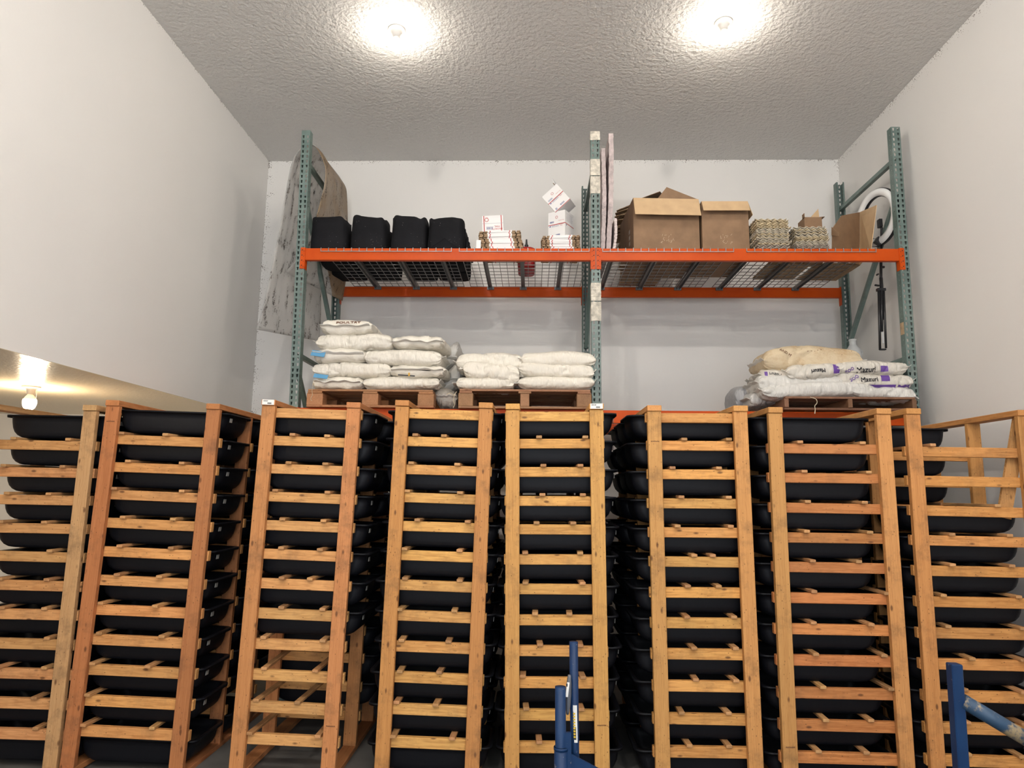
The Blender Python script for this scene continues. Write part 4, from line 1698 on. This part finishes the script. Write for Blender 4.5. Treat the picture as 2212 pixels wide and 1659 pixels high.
def seam_strip(L, W, H, seed, side, up, length=.04, bend=0, wave=.010):
    """flat sewn lip beyond a sack's end"""
    b = MB()
    rows = []
    n = 24
    for j in range(n + 1):
        v_ = -1 + 2 * j / n
        y = W / 2 * .93 * v_
        row = []
        for k in range(5):
            t = k / 4
            x = side * (L / 2 - .012 + length * t * math.cos(up))
            z = bend + length * t * math.sin(up) + (.25 + t) * wave * 2.2 * noise.noise(Vector((v_ * 2.4 + seed * 3.3, side, 0)))
            row.append((x, y, z))
        rows.append(row)
    b.grid(rows)
    return b.mesh('sewn_end', M_seam, True)


def sack(label, px0, px1, py0, py1, Yf, orient, seed, group, base=None, col=(.78, .735, .645), depth=None, mat=None, bend=0, skew=0, tagb=None, sag=0, yaw=0, up=(.5, .5), seam=.05, name='feed_sack', ears=True, taper=0):
    x0, x1 = P(px0, (py0 + py1) / 2, Yf).x, P(px1, (py0 + py1) / 2, Yf).x
    z1, z0 = P((px0 + px1) / 2, py0, Yf).z, P((px0 + px1) / 2, py1, Yf).z
    wx, h = x1 - x0, z1 - z0
    if orient == 'long':
        L, W = wx, depth or .42
    else:
        L, W = depth or .64, wx
    yd = W if orient == 'long' else L
    cz = (z0 + z1) / 2
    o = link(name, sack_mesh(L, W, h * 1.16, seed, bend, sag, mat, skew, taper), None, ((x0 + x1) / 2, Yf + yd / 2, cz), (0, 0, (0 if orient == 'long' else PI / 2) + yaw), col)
    tag(o, label, 'sack', group)
    if ears:
        for side, u_ in ((-1, up[0]), (1, up[1])):
            s = link('sewn_end', seam_strip(L, W, h, seed, side, u_, seam, bend + skew * side), o, color=col)
            mod(s, 'SOLIDIFY', thickness=.003, offset=0)
    if tagb:
        # blue tag sewn into an end: tagb = (px0, px1, py0, py1)
        a, c = P(tagb[0], tagb[2], Yf - .012), P(tagb[1], tagb[3], Yf - .05)
        b = MB()
        b.box(((a.x + c.x) / 2, Yf - .025, (a.z + c.z) / 2), (c.x - a.x, .003, a.z - c.z), 0, Matrix.Rotation(.12, 3, 'Y') @ Matrix.Rotation(-.5, 3, 'X'))
        me = b.mesh('tag', M_tagblue)
        bpy.context.view_layer.update()
        me.transform(o.matrix_world.inverted())
        link('tag', me, o, label='blue paper tag')
    return o


G1 = 'white sacks on the left pallet'
Y1 = 6.03
sack('white sack lying end-on with a blue tag, lowest left on the left pallet', 675, 783, 812, 841, Y1 + .01, 'end', 1, G1, tagb=(679, 706, 808, 817), up=(.2, .6))
sack('long white sack lying crosswise, lowest right on the left pallet', 783, 948, 813, 841, Y1, 'long', 2, G1, up=(.3, 1.0))
sack('long white sack in the second layer, left, with a gathered end', 674, 842, 781, 815, Y1 + .005, 'long', 3, G1)
oz = sack('white sack end-on in the second layer, right, with dark stitching on its mouth', 841, 962, 785, 816, Y1 + .02, 'end', 4, G1, up=(.25, .5))
sack('white sack end-on with a blue tag, third layer, left', 672, 790, 750, 784, Y1 + .01, 'end', 5, G1, tagb=(674, 700, 757, 770), up=(.5, .6))
sack('long plump white sack in the third layer, right, over the gap', 787, 953, 752, 789, Y1, 'long', 6, G1, bend=-.008)
sack('long white sack in the fourth layer, left, under the single top sack', 681, 846, 718, 756, Y1 + .015, 'long', 7, G1, bend=-.01)
sack('white sack end-on in the fourth layer, right, with a sharp seam', 842, 962, 723, 754, Y1 + .03, 'end', 8, G1, up=(.1, .4))
top = sack('single white sack lying on top of the left stack, brown lettering on it', 688, 803, 688, 722, Y1 + .03, 'end', 9, G1, up=(.15, .4))
# sacks further back on the left pallet
for k, (py0, py1) in enumerate(((813, 841), (783, 814), (752, 784), (722, 754))):
    nm = ('lowest', 'second', 'third', 'fourth')[k]
    sack('white sack at the back of the left pallet, %s layer, behind the front sacks' % nm, 676 + 6 * k, 830, py0 + 4, py1 + 4, 6.60 if k % 2 else 6.74, 'long', 20 + k, G1, depth=.36, ears=False)
G1b = 'sacks slumped at the right side of the left pallet'
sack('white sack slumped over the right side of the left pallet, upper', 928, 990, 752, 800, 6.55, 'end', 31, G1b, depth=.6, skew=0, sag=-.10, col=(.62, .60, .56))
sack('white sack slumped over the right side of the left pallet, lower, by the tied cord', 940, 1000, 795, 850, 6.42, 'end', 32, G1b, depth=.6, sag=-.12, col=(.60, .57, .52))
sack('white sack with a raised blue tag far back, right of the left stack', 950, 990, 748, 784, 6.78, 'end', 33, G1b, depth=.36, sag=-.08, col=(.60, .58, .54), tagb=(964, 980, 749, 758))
sack('grey shaded sack wedged low between the two left pallets', 942, 988, 838, 882, 6.20, 'end', 34, G1b, depth=.7, sag=.02, col=(.42, .38, .33))  # sack colour darkened to stand for the shadow between the pallets
G2 = 'white sacks on the middle pallet'
sack('white sack lowest left on the middle pallet, seam along its front', 985, 1110, 812, 842, Y1, 'long', 41, G2, depth=.44, up=(0, 0))
sack('long white sack lowest right on the middle pallet', 1118, 1285, 812, 841, Y1, 'long', 42, G2, up=(.2, .9))
sack('white sack second layer left on the middle pallet, sloping down to the right', 1000, 1122, 782, 824, Y1 - .01, 'long', 43, G2, skew=-.035, depth=.44, up=(.1, 0))
sack('white sack second layer right on the middle pallet', 1120, 1284, 783, 818, Y1 + .01, 'long', 44, G2, skew=-.018, up=(.3, .9))
sack('long white sack at the top left of the middle pallet', 985, 1134, 761, 800, Y1 + .06, 'long', 45, G2, bend=-.012)
sack('long white sack at the top right of the middle pallet, by the centre upright', 1127, 1288, 757, 794, Y1 + .02, 'long', 46, G2, bend=-.006, up=(.4, 1.1))
for k, (py0, py1) in enumerate(((814, 842), (786, 816))):
    sack('white sack at the back of the middle pallet, %s layer' % ('lowest', 'second')[k], 1000, 1150, py0, py1, 6.58, 'long', 50 + k, G2, depth=.42, ears=False)
    sack('white sack at the back right of the middle pallet, %s layer' % ('lowest', 'second')[k], 1150, 1290, py0, py1, 6.58, 'long', 55 + k, G2, depth=.42, ears=False)
# stitching line on the front seams of two sacks
M_stitch = plain('brown_thread', (.22, .13, .06), .8)

G3 = 'sacks on the right pallet'
Y3 = 5.96
wv = (.66, .645, .61)
sack('long white woven sack lying along the front left of the right pallet', 1648, 1872, 822, 859, Y3, 'long', 61, G3, col=wv, skew=.02, depth=.40)
sack('white woven sack at the front right of the right pallet, folded over', 1842, 1979, 830, 864, Y3 + .01, 'long', 62, G3, col=wv, skew=-.018, depth=.44, up=(0, -.5))
sack('white woven sack second up at the left of the right pallet', 1640, 1822, 805, 846, Y3 + .03, 'long', 63, G3, col=wv, skew=.012, depth=.42, up=(.6, 0))
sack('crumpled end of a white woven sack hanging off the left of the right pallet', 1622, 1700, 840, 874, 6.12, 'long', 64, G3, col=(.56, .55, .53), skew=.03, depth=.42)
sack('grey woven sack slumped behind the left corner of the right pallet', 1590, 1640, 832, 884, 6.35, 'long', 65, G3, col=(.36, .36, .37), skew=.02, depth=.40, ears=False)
pb_ = (.64, .605, .54)
s1 = sack('purple marked paper sack, lower right of the right stack', 1808, 1974, 803, 838, Y3 + .03, 'long', 66, G3, col=pb_, skew=-.012, depth=.42, mat=M_sack)
s2 = sack('purple marked paper sack, upper right of the right stack, dark name reading upright', 1800, 1964, 778, 811, Y3 + .02, 'long', 67, G3, col=pb_, skew=.004, depth=.42, mat=M_sack)
s3 = sack('purple marked paper sack with its name upside down, under the beige sack', 1702, 1818, 783, 821, Y3 + .0, 'long', 68, G3, col=pb_, skew=.014, depth=.46, mat=M_sack)
s4 = sack('stained paper sack peeping out at the left, under the beige sack', 1648, 1712, 796, 824, Y3 + .06, 'long', 69, G3, col=pb_, skew=.004, depth=.46, mat=M_paper)
s5 = sack('large stained beige paper sack on top of the right stack, crumpled at the left', 1652, 1866, 745, 799, Y3 + .06, 'long', 70, G3, col=(.60, .49, .33), skew=.006, bend=-.028, depth=.46, mat=M_paper, up=(.9, 0), seam=.05)
for k, (py0, py1) in enumerate(((826, 858), (800, 829))):
    sack('sack at the back of the right pallet, %s layer' % ('lowest', 'second')[k], 1720, 1900, py0, py1, 6.5, 'long', 75 + k, G3, depth=.44, ears=False, col=wv)
sack('sack at the back of the right pallet, third layer, holding up the jug', 1735, 1915, 776, 803, 6.48, 'long', 78, G3, depth=.44, ears=False, col=wv)

# printing on the sacks
M_purple = plain('purple_print', (.13, .055, .30), .5)
M_brown = plain('brown_print', (.16, .065, .03), .6)


def wx_(px, py, Y):
    p = P(px, py, Y)
    return p.x, p.z


for s, (px, py), fl, sz in ((s2, (1874, 798), False, .062), (s1, (1882, 819), False, .055), (s3, (1767, 801), True, .046)):
    X, Z = wx_(px, py, Y3)
    project_print(text_polys('Mazuri', sz, X, Z, .06 if not fl else .10, fl, .0016), s, M_ink)
for s, (a, c_, d, e) in ((s2, (1906, 1922, 789, 801)), (s1, (1908, 1927, 809, 822)), (s3, (1800, 1815, 787, 806))):
    xa, za = wx_(a, d, Y3)
    xb2, zb2 = wx_(c_, e, Y3)
    project_print(rect_polys(xa, xb2, zb2, za), s, M_purple, 'purple_patch', .003)
for s, (a, c_, d, e) in ((s2, (1838, 1972, 808.5, 811.5)), (s1, (1880, 1972, 829, 836))):
    xa, za = wx_(a, d, Y3)
    xb2, zb2 = wx_(c_, e, Y3)
    project_print(rect_polys(xa, xb2, zb2, za, 8), s, M_purple, 'purple_band', .003)
for s, (px, py) in ((s2, (1838, 799)), (s1, (1849, 816))):
    X, Z = wx_(px, py, Y3)
    project_print(text_polys('ZOO', .035, X, Z, .55, False, .0008), s, M_purple)
X, Z = wx_(1680, 806, Y3)
project_print(text_polys('Mazuri', .04, X, Z, -.15, True, .0004), s4, M_ink)
xa, za = wx_(1658, 800, Y3)
xb2, zb2 = wx_(1664, 811, Y3)
project_print(rect_polys(xa, xb2, zb2, za, 3), s4, M_purple, 'purple_patch', .003)
X, Z = wx_(1698, 761, Y3 + .06)
project_print(text_polys('AND M', .034, X, Z, -.55, False, .0003), s5, M_brown)
X, Z = wx_(1760, 756, Y3 + .06)
project_print(text_polys('- - . - -', .05, X, Z, .1, False), s5, M_brown)
X, Z = wx_(752, 697, Y1 + .03)
project_print(text_polys('POULTRY', .052, X, Z, .03, False, .0012, .55), top, M_brown)

# black strip and yellow clip between two sacks of the left stack
t = thing('black_strap', 'short black strap with a yellow clip between two white sacks', 'strap', P(878, 811, 6.02))
b = MB()
b.box((0, 0, 0), (.15, .012, .010), 0, Matrix.Rotation(.06, 3, 'Y'))
link('strap', b.mesh('strap', M_black), t)
b = MB()
b.box((.025, -.010, .008), (.014, .008, .03))
link('clip', b.mesh('clip', plain('yellow_clip', (.65, .36, .03), .5)), t)

# translucent jug behind the right stack
m, nt, b = newmat('milky_jug_plastic')
b.inputs['Base Color'].default_value = (.62, .64, .64, 1)
b.inputs['Roughness'].default_value = .35
b.inputs['Transmission Weight'].default_value = .35
pj = P(1853, 790, 6.55)
t = thing('jug', 'translucent white plastic jug without a cap standing behind the beige sack', 'jug', (pj.x, 6.62, pj.z))
hj = P(1848, 733, 6.62).z - pj.z
b = MB()
prof = [(.0, 0), (.068, 0), (.074, .01), (.074, hj * .45), (.066, hj * .60), (.038, hj * .76), (.031, hj * .80), (.031, hj * .93), (.036, hj * .94), (.036, hj * .985), (.030, hj), (.026, hj * .99), (.026, hj * .8)]
b.lathe(prof, n=28)
link('bottle', b.mesh('bottle', m, True), t)
b = MB()
b.tube((.055, 0, hj * .68), (.085, 0, hj * .55), .009, 8)
b.tube((.085, 0, hj * .55), (.072, 0, hj * .38), .009, 8)
link('handle', b.mesh('handle', m, True), t)

# cord hanging from the mid gap and threads
M_cord = plain('pale_cord', (.55, .47, .34), .8)


def cord(label, pts, Y, r=.0025):
    b = MB()
    w_ = [P(px, py, Y) for px, py in pts]
    d = dense(w_, 4)
    for a, c in zip(d[:-1], d[1:]):
        b.tube(a, c, r, 6)
    o = link('cord', b.mesh('cord', M_cord, True, origin=w_[0]), None, w_[0])
    return tag(o, label, 'cord')


cord('pale thread hanging from the lowest left sack over the left pallet', [(676, 826), (674, 845), (675, 853), (671, 862), (674, 866)], 6.015)
cord('tied pale cord hanging between the two left pallets', [(965, 852), (974, 849), (980, 854), (986, 846), (981, 856), (980, 866), (982, 874), (979, 881)], 6.04, .004)
cord('knotted pale string hanging over the front of the right pallet', [(1750, 858), (1762, 862), (1765, 870), (1760, 877), (1761, 884), (1760, 894)], 5.93, .004)

# ------------------------------------------------------------------ blue pipe frames in front
m, nt, b = newmat('chipped_blue_paint')
g = N(nt)
pos = g.n('ShaderNodeTexCoord').outputs['Object']
ch = g.ramp(g.noise(pos, 28, 5, .7), [(.66, (0, 0, 0)), (.70, (1, 1, 1))])
c = g.mix(ch, g.ramp(g.noise(pos, 5, 3), [(.3, (.003, .021, .075)), (.7, (.005, .033, .105))]), (.30, .28, .24))
g.l(c, b.inputs['Base Color'])
b.inputs['Roughness'].default_value = .42
b.inputs['Specular IOR Level'].default_value = .28
M_bluep = m
m, nt, b = newmat('worn_blue_paint')
g = N(nt)
pos = g.n('ShaderNodeTexCoord').outputs['Object']
ch = g.ramp(g.noise(pos, 9, 6, .7), [(.48, (0, 0, 0)), (.56, (1, 1, 1))])
c = g.mix(ch, (.02, .055, .11), (.34, .26, .15))
g.l(c, b.inputs['Base Color'])
b.inputs['Roughness'].default_value = .5
M_bluew = m
YK = 3.30
ka = P(1206, 1483, YK)
t = thing('shop_crane', 'blue steel pipe posts of a shop crane standing in front of the fifth wooden rack', 'crane', (ka.x, YK, 0))


def kp(px, py, Y=YK):
    return P(px, py, Y) - Vector((ka.x, YK, 0))


b = MB()
lo = kp(1212, 1650)
dirn = (kp(1206, 1483) - lo).normalized()
b.tube((lo.x - .0, 0, .18), kp(1210.5, 1483), .0245, 24)
link('mast', b.mesh('mast', M_bluep, True, bevel=0), t)
b = MB()
zc_ = kp(1212, 1613).z
b.tube((lo.x, 0, .03), (lo.x, 0, zc_), .0310, 24)
b.tube((lo.x, 0, zc_ - .012), (lo.x, 0, zc_), .0335, 24)
link('sleeve', b.mesh('sleeve', M_bluep, True), t)
b = MB()
q0, q1 = kp(1215, 1632), kp(1275, 1664)
b.bar((q0.x + .02, 0, q0.z - .03), (q1.x + .02, 0, q1.z - .03), .012, .085)
b.box((lo.x + .03, -.005, .45), (.03, .02, .5))
link('gusset', b.mesh('gusset', M_bluep), t)
b = MB()
b.box((lo.x + .25, 0, .03), (.95, .10, .06))
b.box((lo.x, 0, .03), (.10, .5, .06))
link('base', b.mesh('base', M_bluep), t)
b = MB()
hx = kp(1239, 1386, YK + .06)
hb = kp(1244, 1659, YK + .06)
b.tube((hb.x, .06, .06), hx, .0202, 22)
link('handle_pipe', b.mesh('handle_pipe', M_bluep, True), t)
# grey jack body between the two pipes
b = MB()
rows = []
for k in range(15):
    tq = k / 14
    c0 = kp(1228 - 4 * (tq - .5), 1458 + 85 * tq, YK + .03)
    r = .024 * math.sin(PI * (.12 + .80 * tq)) ** .6
    rows.append([(c0.x + r * math.cos(a) * .55, .03 + r * .8 * math.sin(a), c0.z) for a in [2 * PI * j / 16 for j in range(16)]])
i0, n_ = b.grid(rows, 0, True)
b.cap(i0, n_, 0, True)
b.cap(i0 + n_ * 14, n_)
link('jack_body', b.mesh('jack_body', plain('grey_steel_paint', (.10, .11, .13), .4), True), t, label='dark grey steel jack body')
b = MB()
M_yel = plain('warning_yellow', (.70, .47, .03), .5)
e0, e1 = kp(1232, 1524, YK + .036), kp(1244, 1605, YK + .036)
zt1, zb1, zmid = e0.z, e1.z, kp(1238, 1571, YK + .036).z
xm_ = (e0.x + e1.x) / 2 - .002


def on_pipe(z0, z1, a0, a1, r, mat_i):
    cxh = lambda z: hb.x + (hx.x - hb.x) * (z - hb.z) / (hx.z - hb.z)
    n = 8
    rows = []
    for zz in (z0, z1):
        rows.append([(cxh(zz) + r * math.sin(a0 + (a1 - a0) * k / n), .06 - r * math.cos(a0 + (a1 - a0) * k / n), zz) for k in range(n + 1)])
    b.grid(rows, mat_i)


on_pipe(zb1, zt1, -1.0, .45, .0209, 0)
on_pipe(zb1 + .012, zmid, -.95, .15, .0213, 1)
for q in range(4):
    on_pipe(zmid - .012, zt1 - .008, -.75 + .25 * q, -.72 + .25 * q, .0213, 3)
zz = zb1 + .020
for q in range(9):
    on_pipe(zz, zz + .008, -.42, .02, .0216, 2)
    zz += .0125
on_pipe(zb1 + .016, zmid - .004, -.90, -.62, .0216, 2)
link('warning_sticker', b.mesh('warning_sticker', [M_sticker, M_ink, M_yel, M_grayprint], True), t, label='white and yellow warning sticker')
b = MB()
for q, (pa, pb2) in enumerate((((1224, 1474), (1228, 1506)),)):
    u0, u1 = kp(*pa, YK + .004), kp(*pb2, YK + .004)
    b.box(((u0.x + u1.x) / 2, .006, (u0.z + u1.z) / 2), (.011, .002, u0.z - u1.z), 0, Matrix.Rotation(.12, 3, 'Y'))
    b.box((u0.x + .001, .0045, u0.z - .012), (.007, .002, .012), 1)
link('sticker', b.mesh('sticker', [M_sticker, M_ink]), t)

kb = P(2063, 1432, YK)
t = thing('engine_stand', 'blue square steel post with a worn diagonal pipe in front of the far right rack', 'stand', (kb.x, YK, 0))


def kq(px, py, Y=YK):
    return P(px, py, Y) - Vector((kb.x, YK, 0))


b = MB()
top_, bot_ = kq(2061, 1433), kq(2076, 1659)
dd = (bot_ - top_)
ext = top_ + dd * ((top_.z - .05) / -dd.z)
b.bar(ext, top_, .05, .05, up=(0, 1, 0))
link('post', b.mesh('post', M_bluep, bevel=.004), t)
b = MB()
b.tube(kq(2080, 1514, YK - .01), kq(2240, 1610, YK - .03), .032, 22)
link('diagonal_pipe', b.mesh('diagonal_pipe', M_bluew, True), t, label='diagonal pipe with paint worn through')
b = MB()
b.box((ext.x + .25, 0, .03), (.75, .08, .06))
b.box((ext.x, 0, .03), (.08, .6, .06))
link('base', b.mesh('base', M_bluep), t)
b = MB()
e_ = kq(2240, 1610, YK - .03)
b.bar((e_.x, -.03, .06), (e_.x, -.03, e_.z + .02), .05, .05, up=(0, 1, 0))
link('rear_post', b.mesh('rear_post', M_bluep), t)
